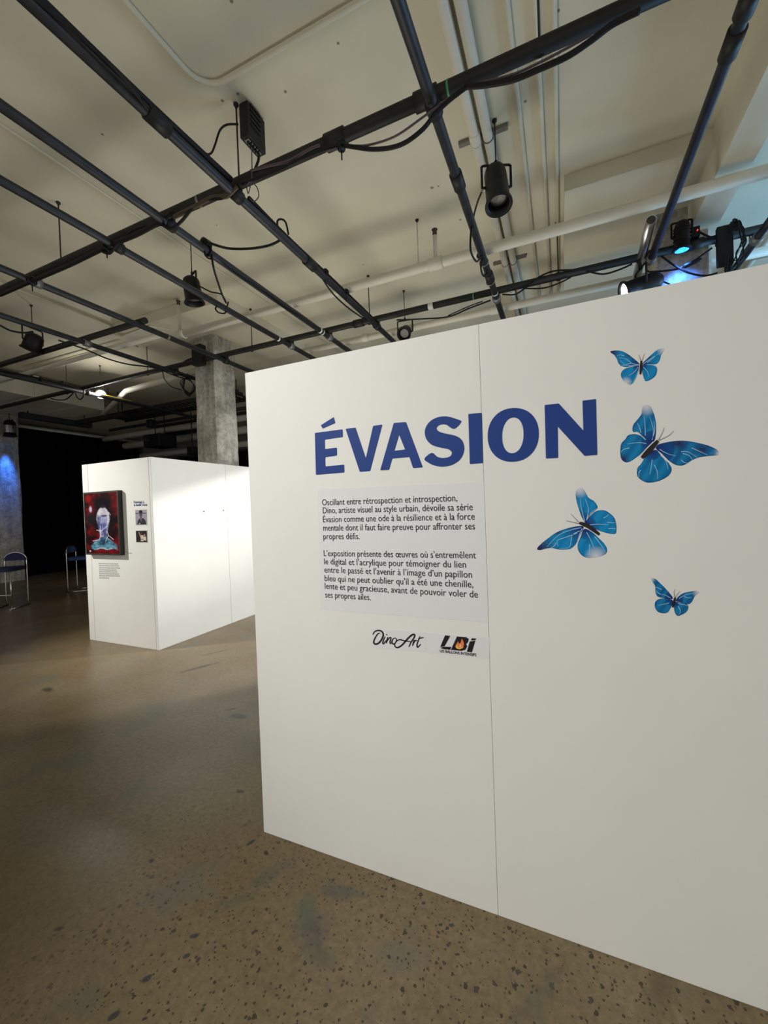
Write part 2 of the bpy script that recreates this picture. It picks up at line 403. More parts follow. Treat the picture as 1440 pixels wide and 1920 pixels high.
def text_on(body, P0, P1, h_hint, to_world, mat, name, parent, mb=None, bold=0.):
    """one line of type set from P0 to P1 (2-D points of the plane, metres)"""
    cu = bpy.data.curves.new('line', 'FONT'); cu.body = body; cu.size = 1.0; cu.resolution_u = 3; cu.offset = bold
    ob = bpy.data.objects.new('line', cu); COL.objects.link(ob)
    bpy.context.view_layer.update()
    me = ob.to_mesh(); vs = [v.co.copy() for v in me.vertices]; fs = [tuple(p.vertices) for p in me.polygons]
    ob.to_mesh_clear(); bpy.data.objects.remove(ob); bpy.data.curves.remove(cu)
    if not vs: return mb
    x0 = min(v.x for v in vs); x1 = max(v.x for v in vs)
    d = Vector(P1)-Vector(P0); sx = d.length/(x1-x0); ux = d.normalized(); uy = Vector((-ux.y, ux.x))
    sy_ = h_hint if h_hint else sx
    mb.add([to_world(Vector(P0)+ux*((v.x-x0)*sx)+uy*(v.y*sy_)) for v in vs], fs)
    return mb
wall2 = lambda q, t=.0022: Vector((q.x, WY-t, q.y))
def w2(p): return Vector((p.x, p.z))

SH = thing('text_sheet', wallp(601, 1143), 'square bluish vinyl sheet with two black French paragraphs under the title', 'text panel')
q = [wallp(596, 917.5), wallp(907.5, 903.5), wallp(916, 1167), wallp(602, 1143)]
MB().plate([(p.x, p.z) for p in q], (), lambda u, v, t: Vector((u, WY-t, v)), .0008).build('sheet', M['film'], SH)
c2 = Crop(580, 900, 4)
PAR = [[("Oscillant entre rétrospection et introspection,", 98,190,1110,158), ("Dino, artiste visuel au style urbain, dévoile sa série", 103,250,1226,226),
        ("Évasion comme une ode à la résilience et à la force", 104,317,1241,297), ("mentale dont il faut faire preuve pour affronter ses", 106,380,1243,370), ("propres défis.", 107,444,378,443)],
       [("L’exposition présente des œuvres où s’entremêlent", 110,570,1250,588), ("le digital et l’acrylique pour témoigner du lien", 113,632,1176,658), ("entre le passé et l’avenir à l’image d’un papillon", 115,693,1221,733),
        ("bleu qui ne peut oublier qu’il a été une chenille,", 117,757,1230,806), ("lente et peu gracieuse, avant de pouvoir voler de", 118,815,1265,882), ("ses propres ailes.", 121,880,462,901)]]
for par in PAR:
    mb = MB()
    for s, a, b, c, d in par: text_on(s, w2(c2(a, b)), w2(c2(c, d)), .0425, wall2, M['ink'], '', None, mb)
    mb.build('paragraph', M['ink'], SH, fix=False)

c3 = Crop(670, 1160, 1440/260)
def sheet(pts, name, label, cat):
    t = thing(name, c3(*pts[0]), label, cat)
    qq = [c3(*p) for p in pts]
    MB().plate([(p.x, p.z) for p in qq], (), lambda u, v, t_: Vector((u, WY-t_, v)), .0008).build('sheet', M['film'], t)
    return t
def ribbon(mb, fn, pts, w, t=.002, taper=True):
    """brush stroke: 2-D polyline with width, on a plane"""
    P = smooth([(p[0], p[1], 0) for p in pts], 7); n = len(P); vs = []; fs = []
    for i, p in enumerate(P):
        d = (P[min(i+1, n-1)]-P[max(i-1, 0)]).normalized(); nn = Vector((-d.y, d.x, 0))
        k = i/(n-1); ww = (w[0]*(1-k)+w[1]*k) if isinstance(w, tuple) else w*(.55+.45*math.sin(math.pi*k) if taper else 1)
        vs += [fn(*(p+nn*ww/2).xy, t), fn(*(p-nn*ww/2).xy, t)]
    for i in range(n-1): fs.append((2*i, 2*i+1, 2*i+3, 2*i+2))
    mb.add(vs, fs)
LA = sheet([(145,98),(715,140),(715,345),(140,300)], 'logo_sheet', 'small vinyl sheet with black brush-script signature below the paragraphs', 'logo')
mb = MB()
for pts, w in [([(163,165),(180,135),(218,121),(252,130),(270,160),(258,208),(225,250),(190,263),(172,246),(180,212),(212,158),(235,150)], 11),
               ([(290,182),(270,230),(266,252),(276,258),(298,225)], 9), ([(303,168),(310,160)], 9),
               ([(318,190),(300,255)], 9), ([(302,245),(335,198),(350,200),(340,240),(346,258),(366,235)], 8),
               ([(395,198),(375,207),(360,236),(372,262),(398,248),(408,214),(395,198)], 8),
               ([(388,262),(395,290),(425,297),(470,268),(530,200),(575,164),(596,168),(590,195),(555,250),(538,292)], 11),
               ([(400,238),(440,216),(490,228),(560,238)], 8), ([(592,218),(574,282)], 9), ([(578,262),(603,226),(624,230)], 8),
               ([(652,180),(622,262),(628,295),(660,262)], 9), ([(632,206),(690,194)], 7)]:
    ribbon(mb, c3, pts, w*1.6)
mb.build('script_lettering', M['ink'], LA)
LB = sheet([(725,145),(1375,195),(1370,418),(725,350)], 'logo_sheet', 'small vinyl sheet with slanted block logo and flame beside the seam', 'logo')
f3 = lambda u, v, t: c3(u, v, t+.0008)
mb = MB()
mb.plate([(912,172),(965,179),(908,283),(890,288),(862,291)], (), f3, .0012)
mb.plate([(864,300),(900,290),(976,293),(966,321),(905,316),(872,307)], (), f3, .0012)
FL = [(1085,205),(1097,222),(1106,245),(1108,270),(1100,300),(1065,317),(1030,308),(1018,285),(1030,262),(1048,232),(1056,258),(1075,245),(1080,225)]
mb.plate([(1035,184),(1130,192),(1158,210),(1150,242),(1130,262),(1142,285),(1122,322),(1080,333),(973,322),(1000,260)], [[p for p in FL]], f3, .0012)
mb.plate([(1168,236),(1226,228),(1190,348),(1138,341)], (), f3, .0012)
mb.plate([(1190,202),(1236,206),(1226,222),(1180,224)], (), f3, .0012)
text_on("LES BALLONS INTENSIFS", w2(c3(858,345)), w2(c3(1236,389)), .0165, wall2, M['ink'], '', None, mb, bold=.02)
mb.build('block_lettering', M['ink'], LB, fix=False)
fl = MB().plate(FL, [[(1058,290),(1064,268),(1078,262),(1072,296)]], f3, .0011).build('flame', M['orange'], LB)
MB().plate([(1024,290),(1034,262),(1040,288),(1062,304),(1096,290),(1096,302),(1065,316),(1032,307)], (), f3, .0014).build('flame_core', M['yellow'], fl)

# ------------------------------------------------------------------ butterflies
WALLP = (.80, .79, .745)
def lerp(a, b, t): t = max(0, min(1, t)); return tuple(x+(y-x)*t for x, y in zip(a, b))
def wing(parent, fn, outline, root, fade=None, dark=None, bright=(.006, .215, .50), deep=(.012, .035, .20), veins=(), S=1.0, name='wing'):
    o = smooth_closed(outline, 5); n = len(o)
    cx = sum(p[0] for p in o)/n; cy_ = sum(p[1] for p in o)/n
    hub = ((cx*.7+root[0]*.3), (cy_*.7+root[1]*.3)); K = 9
    R_ = max(math.dist(p, root) for p in o)
    vs = []; cols = []; fs = []
    def colr(p, edge):
        d = math.dist(p, root)/R_
        c = lerp(deep, bright, (d-.05)/.42)
        c = lerp(c, lerp(bright, (.02, .36, .70), .35), .5+.5*math.sin(p[0]*.05/S+p[1]*.033/S)) if d > .3 else c
        if edge > .93: c = lerp(c, (.01, .02, .12), .55*(edge-.93)/.07)
        if dark:
            for (q_, r_) in dark: c = lerp((.025, .012, .075), c, math.dist(p, q_)/r_)
        if fade:
            for (q_, r_) in fade: c = lerp((.70, .71, .76), c, (math.dist(p, q_)/r_)**1.2)
        return c
    vs.append(fn(hub[0], hub[1], .0012)); cols.append(colr(hub, 0))
    for k in range(1, K+1):
        t = k/K
        for p in o:
            q_ = (hub[0]+(p[0]-hub[0])*t, hub[1]+(p[1]-hub[1])*t); vs.append(fn(q_[0], q_[1], .0012 if k < K else .0006)); cols.append(colr(q_, t))
    for j in range(n): fs.append((0, 1+j, 1+(j+1) % n))
    for k in range(K-1):
        for j in range(n): fs.append((1+k*n+j, 1+k*n+(j+1) % n, 1+(k+1)*n+(j+1) % n, 1+(k+1)*n+j))
    mb = MB(); mb.add(vs, fs, True, cols)
    w = mb.build(name, M['print'], parent, attr=True)
    if veins:
        for pts in veins:
            vm = MB(); ribbon(vm, fn, pts, (6.5*S, 2.6*S), .0016); vm.build('vein', M['vein'], w)
    return w
M['vein'] = plain('pale_blue_vein', (.42, .66, .85), .5)
def butterfly(label, fn, wings, body, ants, bw, S):
    t = thing('butterfly_decal', fn(*body[1]), label, 'butterfly decal', 'blue butterflies on the title wall')
    for w in wings: wing(t, fn, S=S, **w)
    b = MB(); ribbon(b, fn, body, bw, .0022); b.build('body', M['ink'], t)
    for a in ants:
        b = MB(); ribbon(b, fn, a, (5*S, 2.5*S), .002); b.build('antenna', M['ink'], t)
    return t
b4 = Crop(1130, 640, 6); b5 = Crop(990, 900, 1440/340)
butterfly('topmost blue butterfly, small, wings spread, dark left wingtip', b4, [
    dict(name='forewing', outline=[(90,112),(150,103),(220,112),(290,150),(350,195),(405,243),(408,262),(380,275),(320,280),(270,290),(215,280),(180,250),(160,200),(130,155),(95,130)], root=(410,262), dark=[((105,118),110),((300,150),60)],
         veins=[[(400,262),(330,250),(270,205),(190,185)],[(400,268),(310,275),(260,270),(195,215)],[(325,245),(255,265),(215,275)],[(240,165),(200,155),(160,160)]]),
    dict(name='hindwing', outline=[(408,272),(405,310),(390,370),(370,420),(340,470),(310,487),(270,475),(230,440),(205,385),(215,340),(250,310),(310,290),(370,278)], root=(410,275), fade=[((262,470),75)],
         veins=[[(400,290),(350,350),(290,390)],[(400,330),(375,400),(335,470)]]),
    dict(name='forewing', outline=[(450,245),(500,195),(560,140),(610,100),(660,80),(692,85),(680,115),(655,160),(640,215),(605,255),(550,258),(490,260),(455,262)], root=(448,258), fade=[((692,85),95)], dark=[((520,170),45)],
         veins=[[(455,255),(520,210),(600,160),(650,140)],[(500,240),(570,185),(610,150)]]),
    dict(name='hindwing', outline=[(450,268),(510,262),(570,265),(605,290),(612,330),(595,385),(550,425),(490,450),(470,430),(450,370),(443,310)], root=(447,275),
         veins=[[(455,290),(500,340),(520,400)],[(500,262),(560,268),(600,290)]])],
    [(433,220),(430,300),(422,373)], [[(428,222),(418,190),(405,150)],[(440,222),(455,180),(470,140)]], 30, 1.0)
butterfly('largest blue butterfly, below the topmost one, long wing pointing right', b4, [
    dict(name='forewing', outline=[(582,1115),(597,1050),(601,960),(592,880),(570,800),(535,730),(490,715),(455,728),(442,770),(435,820),(400,870),(350,930),(335,980),(345,1020),(395,1020),(440,1060),(500,1110),(550,1130)], root=(560,1130), fade=[((490,715),130)], bright=(.006,.145,.37),
         veins=[[(555,1110),(570,1000),(530,850)],[(480,1060),(475,940),(465,840)],[(430,1030),(410,960),(385,920)],[(560,1090),(585,1000),(575,900)]]),
    dict(name='hindwing', outline=[(560,1125),(500,1110),(440,1070),(370,1045),(290,1055),(255,1100),(210,1150),(197,1230),(205,1310),(235,1350),(275,1362),(330,1340),(400,1290),(440,1255),(500,1190)], root=(540,1140), bright=(.006,.155,.38), dark=[((225,1330),90)],
         veins=[[(490,1150),(400,1140),(280,1155)],[(300,1200),(240,1215),(205,1245)],[(480,1110),(440,1070),(380,1020)]]),
    dict(name='forewing', outline=[(620,1165),(700,1140),(780,1125),(880,1118),(980,1125),(1080,1145),(1180,1170),(1270,1210),(1305,1245),(1300,1280),(1250,1285),(1150,1295),(1070,1310),(1000,1340),(930,1385),(880,1398),(820,1390),(760,1355),(720,1320),(660,1260),(600,1210)], root=(590,1200), bright=(.006,.125,.33), dark=[((860,1150),110),((1120,1215),90)], fade=[((1310,1265),60)],
         veins=[[(880,1240),(960,1245),(1060,1305)],[(900,1262),(970,1285),(1010,1335)],[(1000,1200),(1090,1240),(1180,1280)],[(880,1330),(910,1360),(960,1370)],[(640,1215),(720,1260),(820,1290)]]),
    dict(name='hindwing', outline=[(590,1220),(650,1275),(705,1335),(745,1375),(775,1430),(765,1480),(730,1520),(660,1560),(590,1582),(510,1590),(450,1570),(400,1530),(383,1480),(395,1420),(430,1380),(460,1330),(490,1285)], root=(555,1230), bright=(.006,.155,.38),
         veins=[[(555,1330),(545,1420),(530,1500)],[(580,1390),(610,1460),(620,1550)],[(650,1280),(710,1350),(735,1440)],[(425,1450),(405,1490),(410,1530)]])],
    [(622,1118),(530,1220),(437,1312)], [[(625,1112),(665,1040),(692,970)],[(630,1116),(740,1062),(797,1010)]], 58, 1.15)
butterfly('mid-size bright blue butterfly nearest the title, dark lower left wing', b5, [
    dict(name='forewing', outline=[(455,340),(425,290),(400,220),(382,150),(380,100),(400,68),(430,65),(455,95),(480,140),(520,165),(545,195),(552,222),(530,245),(500,270),(480,310),(465,340)], root=(458,345), fade=[((412,68),75)],
         veins=[[(450,325),(425,230),(415,150)],[(465,320),(478,230),(455,150)],[(470,310),(500,260),(550,225)]]),
    dict(name='hindwing', outline=[(462,347),(485,300),(520,260),(560,242),(610,242),(650,265),(685,300),(700,350),(702,400),(690,428),(630,422),(560,400),(510,375)], root=(470,355),
         veins=[[(490,355),(570,350),(640,355)],[(600,300),(625,290),(640,268)],[(630,335),(670,340),(695,335)],[(640,385),(675,385),(698,390)]]),
    dict(name='forewing', outline=[(430,365),(360,372),(290,390),(220,420),(150,470),(90,520),(72,550),(100,556),(140,545),(190,540),(250,552),(320,550),(360,530),(390,490),(410,440),(440,385)], root=(435,372), dark=[((95,540),130),((240,405),45)],
         veins=[[(420,378),(330,400),(240,440),(150,530)],[(410,405),(350,440),(330,530),(250,545)],[(390,420),(300,455),(235,480),(240,525)],[(430,385),(405,440),(390,490)],[(225,500),(200,530),(170,542)]]),
    dict(name='hindwing', outline=[(447,388),(418,450),(395,510),(400,560),(430,600),(470,617),(520,618),(580,605),(622,580),(625,540),(600,500),(560,460),(510,415)], root=(455,392), fade=[((540,615),95)],
         veins=[[(465,415),(500,480),(525,540)],[(490,510),(488,560),(490,600)],[(530,450),(575,510),(615,570)]])],
    [(408,340),(480,368),(567,433)], [[(408,340),(375,305),(340,268)],[(405,346),(355,335),(303,322)]], 34, .82)
butterfly('lowest blue butterfly, small, near the lower right of the cluster', b5, [
    dict(name='forewing', outline=[(1150,940),(1130,905),(1090,860),(1050,820),(1010,785),(975,783),(990,810),(1010,845),(1012,890),(1030,925),(1080,938),(1120,945)], root=(1150,950), bright=(.007,.115,.31), fade=[((975,785),35)],
         veins=[[(1060,870),(1030,855),(1010,850)],[(1050,905),(1025,890),(1015,875)],[(1130,935),(1080,910),(1040,905)]]),
    dict(name='hindwing', outline=[(1145,952),(1090,940),(1040,945),(1010,970),(1008,1010),(1030,1045),(1070,1058),(1110,1050),(1135,1010),(1148,980)], root=(1148,958), bright=(.007,.13,.33), veins=[[(1120,975),(1080,985),(1035,995)]]),
    dict(name='forewing', outline=[(1175,960),(1190,930),(1230,900),(1290,885),(1340,880),(1357,895),(1325,920),(1305,960),(1280,985),(1240,980),(1200,970)], root=(1172,962), bright=(.007,.12,.32), fade=[((1357,890),55)], veins=[[(1200,940),(1250,910),(1310,900)],[(1240,925),(1270,935),(1300,930)]]),
    dict(name='hindwing', outline=[(1170,970),(1210,975),(1260,985),(1273,1010),(1260,1045),(1220,1070),(1185,1078),(1165,1050),(1160,1010)], root=(1170,972), bright=(.007,.13,.33), veins=[[(1190,980),(1240,990),(1268,1000)],[(1190,1000),(1210,1040),(1195,1070)]])],
    [(1168,930),(1158,972),(1147,1011)], [[(1166,928),(1158,890),(1170,868)],[(1174,928),(1190,900),(1210,882)]], 20, .7)

# ------------------------------------------------------------------ far display box
BXW = thing('display_box', (BX1, BY, 0), 'white freestanding display box standing at the far end of the hall', 'display wall')
MB().box((BX0+.126, BY, 0), (BX1-.049, BY+.045, 2.44)).build('wall_panel', M['panel'], BXW, bevel=.004)
MB().box((BX0, BY, 0), (BX0+.122, BY+.045, 2.44)).build('corner_strip', M['panel'], BXW, bevel=.004)
MB().box((BX1-.045, BY, 0), (BX1, BY+1.236, 2.44)).build('wall_panel', M['panel'], BXW, bevel=.004)
MB().box((BX1-.045, BY+1.239, 0), (BX1, BY+2.455, 2.44)).build('wall_panel', M['panel'], BXW, bevel=.004)
MB().box((BX0+.01, BY+.012, .002), (BX1-.05, BY+.035, 2.43)).build('panel_frame', M['seam'], BXW)
MB().box((BX0, BY+.046, 0), (BX0+.045, BY+2.455, 2.44)).build('wall_panel', M['panel'], BXW, bevel=.004)
for px, py in ((382, 959), (419, 957)):
    p = ox(px, py, BX1); b = MB(); b.lathe([(0, .011), (.006, .011), (.010, .006)], (BX1, p.y, p.z), (1, 0, 0), 10, True); b.build('wall_plug', M['galv'], BXW)

def picture(name, x0, x1, z0, z1, y, fcol, nx, nz, parent, mat, nm):
    vs = []; cols = []; fs = []
    for j in range(nz+1):
        for i in range(nx+1):
            u, v = i/nx, j/nz; vs.append((x0+(x1-x0)*u, y, z0+(z1-z0)*v)); cols.append(fcol(u, v))
    for j in range(nz):
        for i in range(nx): a = j*(nx+1)+i; fs.append((a, a+1, a+nx+2, a+nx+1))
    b = MB(); b.add(vs, fs, False, cols); return b.build(nm, mat, parent, attr=True, fix=False)
def hsh(x, y): return (math.sin(x*127.1+y*311.7)*43758.5453) % 1
def vn(x, y):
    xi, yi = math.floor(x), math.floor(y); fx, fy = x-xi, y-yi; fx = fx*fx*(3-2*fx); fy = fy*fy*(3-2*fy)
    return (hsh(xi, yi)*(1-fx)+hsh(xi+1, yi)*fx)*(1-fy)+(hsh(xi, yi+1)*(1-fx)+hsh(xi+1, yi+1)*fx)*fy
def fbm(x, y): return .5*vn(x, y)+.3*vn(x*2.1+3, y*2.1)+.2*vn(x*4.3, y*4.3+7)
def seg(u, v, a, b):
    ax, ay = a; bx, by = b; dx, dy = bx-ax, by-ay
    t = max(0, min(1, ((u-ax)*dx+(v-ay)*dy)/(dx*dx+dy*dy))); return math.hypot(u-ax-dx*t, (v-ay-dy*t)*1.7)
def paint(u, v):
    n = fbm(u*5, v*9)
    c = lerp((.014, .003, .004), (.20, .005, .008), (n-.38)*2.6)
    if u < .24: c = lerp(c, (.40, .012, .012), .75*max(0, 1-math.hypot((u-.10)/.16, (v-.92)/.09)))
    c = lerp((.006, .004, .006), c, (math.hypot((u-.56)/.36, (v-.83)/.15)-.6)/.6)             # black hair
    c = lerp((.008, .006, .008), c, (math.hypot((u-.56)/.36, (v-.56)/.26)-.75)/.5)
    c = lerp((.012, .010, .014), c, (math.hypot((u-.14)/.2, (v-.58)/.15)-.4)/.6)
    m = fbm(u*7+3, v*11)
    # pale head tapering into the neck
    hw = .215*math.sqrt(max(0, 1-((v-.57)/.20)**2)) if v > .57 else (.215-.10*min(1, (.57-v)/.26))
    d = abs(u-.545-.03*(v-.5))/max(hw, 1e-3) if .20 < v < .77 else 9
    hc = lerp((.07, .08, .24), (.55, .54, .60), (m-.38)*3.0)
    if v > .64: hc = lerp(hc, (.78, .73, .74), .55)
    if .40 < v < .58 and .5 < u < .7: hc = lerp(hc, (.13, .15, .42), .6)
    c = lerp(hc, c, (d-.78)/.26)
    if v > .70: c = lerp((.02, .015, .02), c, (math.hypot((u-.56)/.10, (v-.775)/.035)-.5)/.5)
    # blue shoulders
    if v < .27:
        w_ = .07+.34*min(1, max(0, (.27-v)/.13))**.75; e_ = abs(u-.54)/w_
        lo = .075+.012*math.sin(u*17); sc_ = lerp((.02, .05, .10), (.13, .33, .45), (fbm(u*8, v*16)-.36)*2.6)
        k = max((e_-.85)/.2, (lo-v)/.015 if v < lo+.015 else 0); c = lerp(sc_, c, k)
        if abs(v-lo-.006) < .005 and e_ < .6: c = (.55, .62, .68)
    bf = math.hypot((u-.17)/.055, (v-.74)/.06); c = lerp((.50, .43, .58), c, (bf-.45)/.6)
    for a, b in (((.73,.68),(.69,.55)),((.73,.68),(.78,.63)),((.69,.55),(.66,.45)),((.66,.45),(.47,.37)),((.47,.37),(.33,.39)),((.66,.37),(.69,.30)),((.69,.30),(.84,.23)),((.69,.30),(.60,.20)),((.46,.36),(.42,.23)),((.42,.23),(.20,.205)),((.45,.46),(.46,.37)),((.70,.50),(.74,.56))):
        c = lerp((.72, .75, .84), c, (seg(u, v, a, b)-.002)/.009)
    if math.hypot((u-.1)/.03, (v-.035)/.015) < 1: c = (.5, .42, .42)
    return c
px0, px1, pz0, pz1, pd = -5.985, -5.272, 1.20, 2.048, .055
PT = thing('framed_painting', (px0, BY, pz0), 'framed red painting of a pale blue-white head on the far display box', 'painting')
picture('', px0+.022, px1-.022, pz0+.022, pz1-.022, BY-pd-.002, paint, 130, 170, PT, M['canvas'], 'canvas')
fr = MB()
for a, b in (((px0, pz0), (px1, pz0+.02)), ((px0, pz1-.02), (px1, pz1)), ((px0, pz0+.02), (px0+.02, pz1-.02)), ((px1-.02, pz0+.02), (px1, pz1-.02))):
    fr.box((a[0], BY-pd-.006, a[1]), (b[0], BY, b[1]))
fr.build('frame', M['wood'], PT)
MB().box((px0+.02, BY-pd, pz0+.02), (px1-.02, BY-.002, pz1-.02)).build('backing', M['wood'], PT)

def portrait(u, v):
    c = lerp((.28, .25, .31), (.40, .36, .43), v)
    if abs(v-.77) < .025 and (u < .32 or u > .68): c = (.04, .03, .05)
    if math.hypot((u-.5)/.155, (v-.70)/.17) < 1: c = (.10, .085, .10)
    if math.hypot((u-.5)/.17, (v-.86)/.12) < 1: c = (.025, .02, .03)
    if abs(u-.5) < .07 and .42 < v < .56: c = (.09, .075, .09)
    if math.hypot((u-.55)/.40, (v-.05)/.40) < 1: c = (.03, .03, .04)
    if abs(u-.5) < .09*(1-(.46-v)/.3) and .2 < v < .46: c = (.18, .15, .19)
    if .28 < u < .42 and .02 < v < .10: c = (.45, .42, .45)
    return c
def trio(u, v):
    c = (.018, .012, .012)
    if math.hypot((u-.52)/.10, (v-.72)/.14) < 1: c = (.06, .035, .03)
    if abs(u-.54) < .13 and .08 < v < .60: c = (.62, .50, .47) if v > .30 or v < .22 else (.25, .12, .10)
    if math.hypot((u-.78)/.07, (v-.62)/.10) < 1: c = (.45, .26, .20)
    if abs(u-.80) < .13 and .10 < v < .50: c = (.66, .54, .46)
    if abs(u-.78) < .08 and v < .16: c = (.02, .015, .02)
    if seg(u, v, (.30, .85), (.42, .45)) < .05: c = (.40, .24, .18)
    return c
def bp(px, py): p = oy(px, py, BY); return p
for nm, a, b, fcol, lab in (('photo_print', (254.0, 956.4), (275.8, 983.5), portrait, 'small monochrome portrait photo on the far display box, upper of two'),
                            ('photo_print', (255.2, 995.3), (276.6, 1016.5), trio, 'small dark photo of three standing people on the far display box, lower of two')):
    A, B = bp(*a), bp(*b)
    t = thing(nm, (A.x, BY, B.z), lab, 'photograph', 'photographs beside the red painting')
    MB().box((A.x-.006, BY-.003, B.z-.006), (B.x+.006, BY, A.z+.006)).build('border', M['white'], t)
    picture('', A.x, B.x, B.z, A.z, BY-.0042, fcol, 44, 52, t, M['print'], 'image')
far2 = lambda q: Vector((q.x, BY-.002, q.y))
HD = thing('wall_heading', bp(251, 949), 'small blue two-line heading above the two small photos', 'lettering')
mb = MB(); text_on("Hommage à", w2(bp(250.8, 943.6)), w2(bp(270.2, 943.2)), .047, far2, None, '', None, mb, bold=.012)
text_on("la famille Valcin", w2(bp(251.2, 949.0)), w2(bp(276.2, 948.6)), .047, far2, None, '', None, mb, bold=.012)
mb.build('heading_text', M['blue'], HD, fix=False)
CP = thing('caption_text', bp(186, 1085), 'block of eight fine grey text lines below the red painting', 'text panel')
for (xa, ya, xb) in ((185, 1056.6, 220.8), (185.3, 1060.3, 223.0), (185.6, 1064.2, 224.6), (185.6, 1068.2, 218.2), (185.8, 1071.7, 219.4), (186, 1075.4, 222.8), (186.1, 1079.2, 224.4), (186.3, 1083.2, 204.5)):
    b = MB(); A = bp(xa, ya); Bq = bp(xb, ya+.02*(xb-xa)); x = A.x; h = .014
    while x < Bq.x:
        w = min(random.choice((.018, .03, .045, .06)), Bq.x-x+.005); z = A.z+(Bq.z-A.z)*(x-A.x)/(Bq.x-A.x)
        b.box((x, BY-.002, z-h/2), (x+w, BY, z+h/2)); x += w+.009
    b.build('text_line', M['greyink'], CP)
LBL = thing('caption_label', bp(236, 1037), 'tiny grey caption at the lower right of the red painting', 'label')
b = MB(); A = bp(236.5, 1034); b.box((A.x, BY-.002, A.z-.008), (A.x+.015, BY, A.z+.008)); b.build('caption_number', M['greyink'], LBL)
b = MB(); A = bp(237.5, 1036.8); b.box((A.x, BY-.002, A.z-.005), (A.x+.045, BY, A.z+.004)); b.box((A.x+.052, BY-.002, A.z-.005), (A.x+.10, BY, A.z+.004)); b.build('text_line', M['greyink'], LBL)

def ceiling_marks(m):
    t = m.node_tree; b = t.nodes['Principled BSDF']; src = b.inputs['Base Color'].links[0].from_socket; tc = N(t, 'ShaderNodeTexCoord')
    for px, py, r in ((417, 189, .014), (446, 176, .014), (535, 172, .014), (192, 252, .013), (434, 2, .014), (634, 81, .012), (406, 422, .010), (985, 190, .014), (977, 225, .012), (1047, 20, .012), (1041, 172, .012), (863, 412, .016), (810, 352, .020), (822, 349, .012), (520, 568, .012), (681, 496, .012)):
        q = oz(px, py, ZC); d = N(t, 'ShaderNodeVectorMath', operation='DISTANCE'); t.links.new(tc.outputs['Object'], d.inputs[0]); d.inputs[1].default_value = (q.x, q.y, 0)
        mr = N(t, 'ShaderNodeMapRange'); fl = N(t, 'ShaderNodeVectorMath', operation='MULTIPLY'); t.links.new(tc.outputs['Object'], fl.inputs[0]); fl.inputs[1].default_value = (1, 1, 0); t.links.new(fl.outputs[0], d.inputs[0])
        t.links.new(d.outputs['Value'], mr.inputs[0])
        for q_, v_ in zip((1, 2, 3, 4), (r*.5, r, .8, 0.)): mr.inputs[q_].default_value = v_
        src = mixc(t, mr.outputs[0], src, (.12, .10, .08))
    t.links.new(src, b.inputs['Base Color'])
ceiling_marks(M['ceil'])
# ------------------------------------------------------------------ ceiling services: pale pipes and conduits
def pale_pipe(name, pts, r, label, cat='pipe', group=None, fit=()):
    o = tag(MB().tube(pts, r, 14).build(name, M['conduit' if cat == 'conduit' else 'pale'], origin=pts[0]), label, cat, group)
    for (p, d, rr, ll) in fit:
        MB().lathe([(-ll/2, rr*.86), (-ll/2+.01, rr), (ll/2-.01, rr), (ll/2, rr*.86)], p, d, 14, True).build('pipe_fitting', M['conduit' if cat == 'conduit' else 'pale'], o)
    return o
X = (1, 0, 0); Y = (0, 1, 0); Z = (0, 0, 1)
g = 'pale painted ceiling pipes'
pale_pipe('sprinkler_main', [(4.5, 4.03, ZP), (-4.62, 4.02, ZP)], .048, 'thick pale sprinkler main crossing under the beam to the middle column', 'pipe', g,
          [((-1.09, 4.025, ZP), X, .060, .15), ((-4.62, 4.02, ZP), X, .062, .12), ((1.68, 4.03, ZP), X, .06, .12), ((1.9, 4.03, ZP), X, .06, .10)])
for a, lab in (((-1.09, 4.025), 'short pale upright sprinkler stem near the middle of the main'), ((-4.66, 4.02), 'pale upright riser standing on the elbow of the sprinkler main'), ((1.68, 4.03), 'pale upright stem on the sprinkler main under the beam side')):
    zt = 4.40 if a[0] > -4 else 4.52
    o = tag(MB().tube([(a[0], a[1], ZP+.046), (a[0], a[1], zt)], .022, 10).build('sprinkler_riser', M['pale'], origin=(a[0], a[1], ZP)), lab, 'sprinkler', 'sprinkler stems')
    MB().lathe([(0, .018), (.012, .024), (.05, .02), (.055, .03), (.06, .03)], (a[0], a[1], zt), Z, 12, True).build('sprinkler_head', M['browncable'], o)
pale_pipe('ceiling_pipe', [(-9.6, 4.06, 4.22), (-5.0, 4.06, 4.22)], .036, 'thick pale pipe crossing the upper left bay before the duct', 'pipe', g, [((-8.6, 4.06, 4.22), X, .044, .12)])
pale_pipe('ceiling_pipe', [(2.0, 5.33, ZP), (-3.6, 5.30, ZP)], .045, 'pale pipe just visible above the top edge of the title wall', 'pipe', g, [((-.7, 5.315, ZP), X, .055, .12), ((-2.5, 5.3, ZP), X, .055, .1)])
pale_pipe('ceiling_pipe', [(-.542, -2, 4.565), (-.542, 7.5, 4.565)], .036, 'left one of the twin pale pipes running along the ceiling', 'pipe', g, [((-.542, 3.3, 4.565), Y, .043, .12), ((-.542, 5.9, 4.565), Y, .043, .12)])
pale_pipe('ceiling_pipe', [(-.449, -2, 4.565), (-.449, 7.5, 4.565)], .036, 'right one of the twin pale pipes running along the ceiling', 'pipe', g, [((-.449, 2.15, 4.565), Y, .043, .14), ((-.449, 5.7, 4.565), Y, .043, .12)])
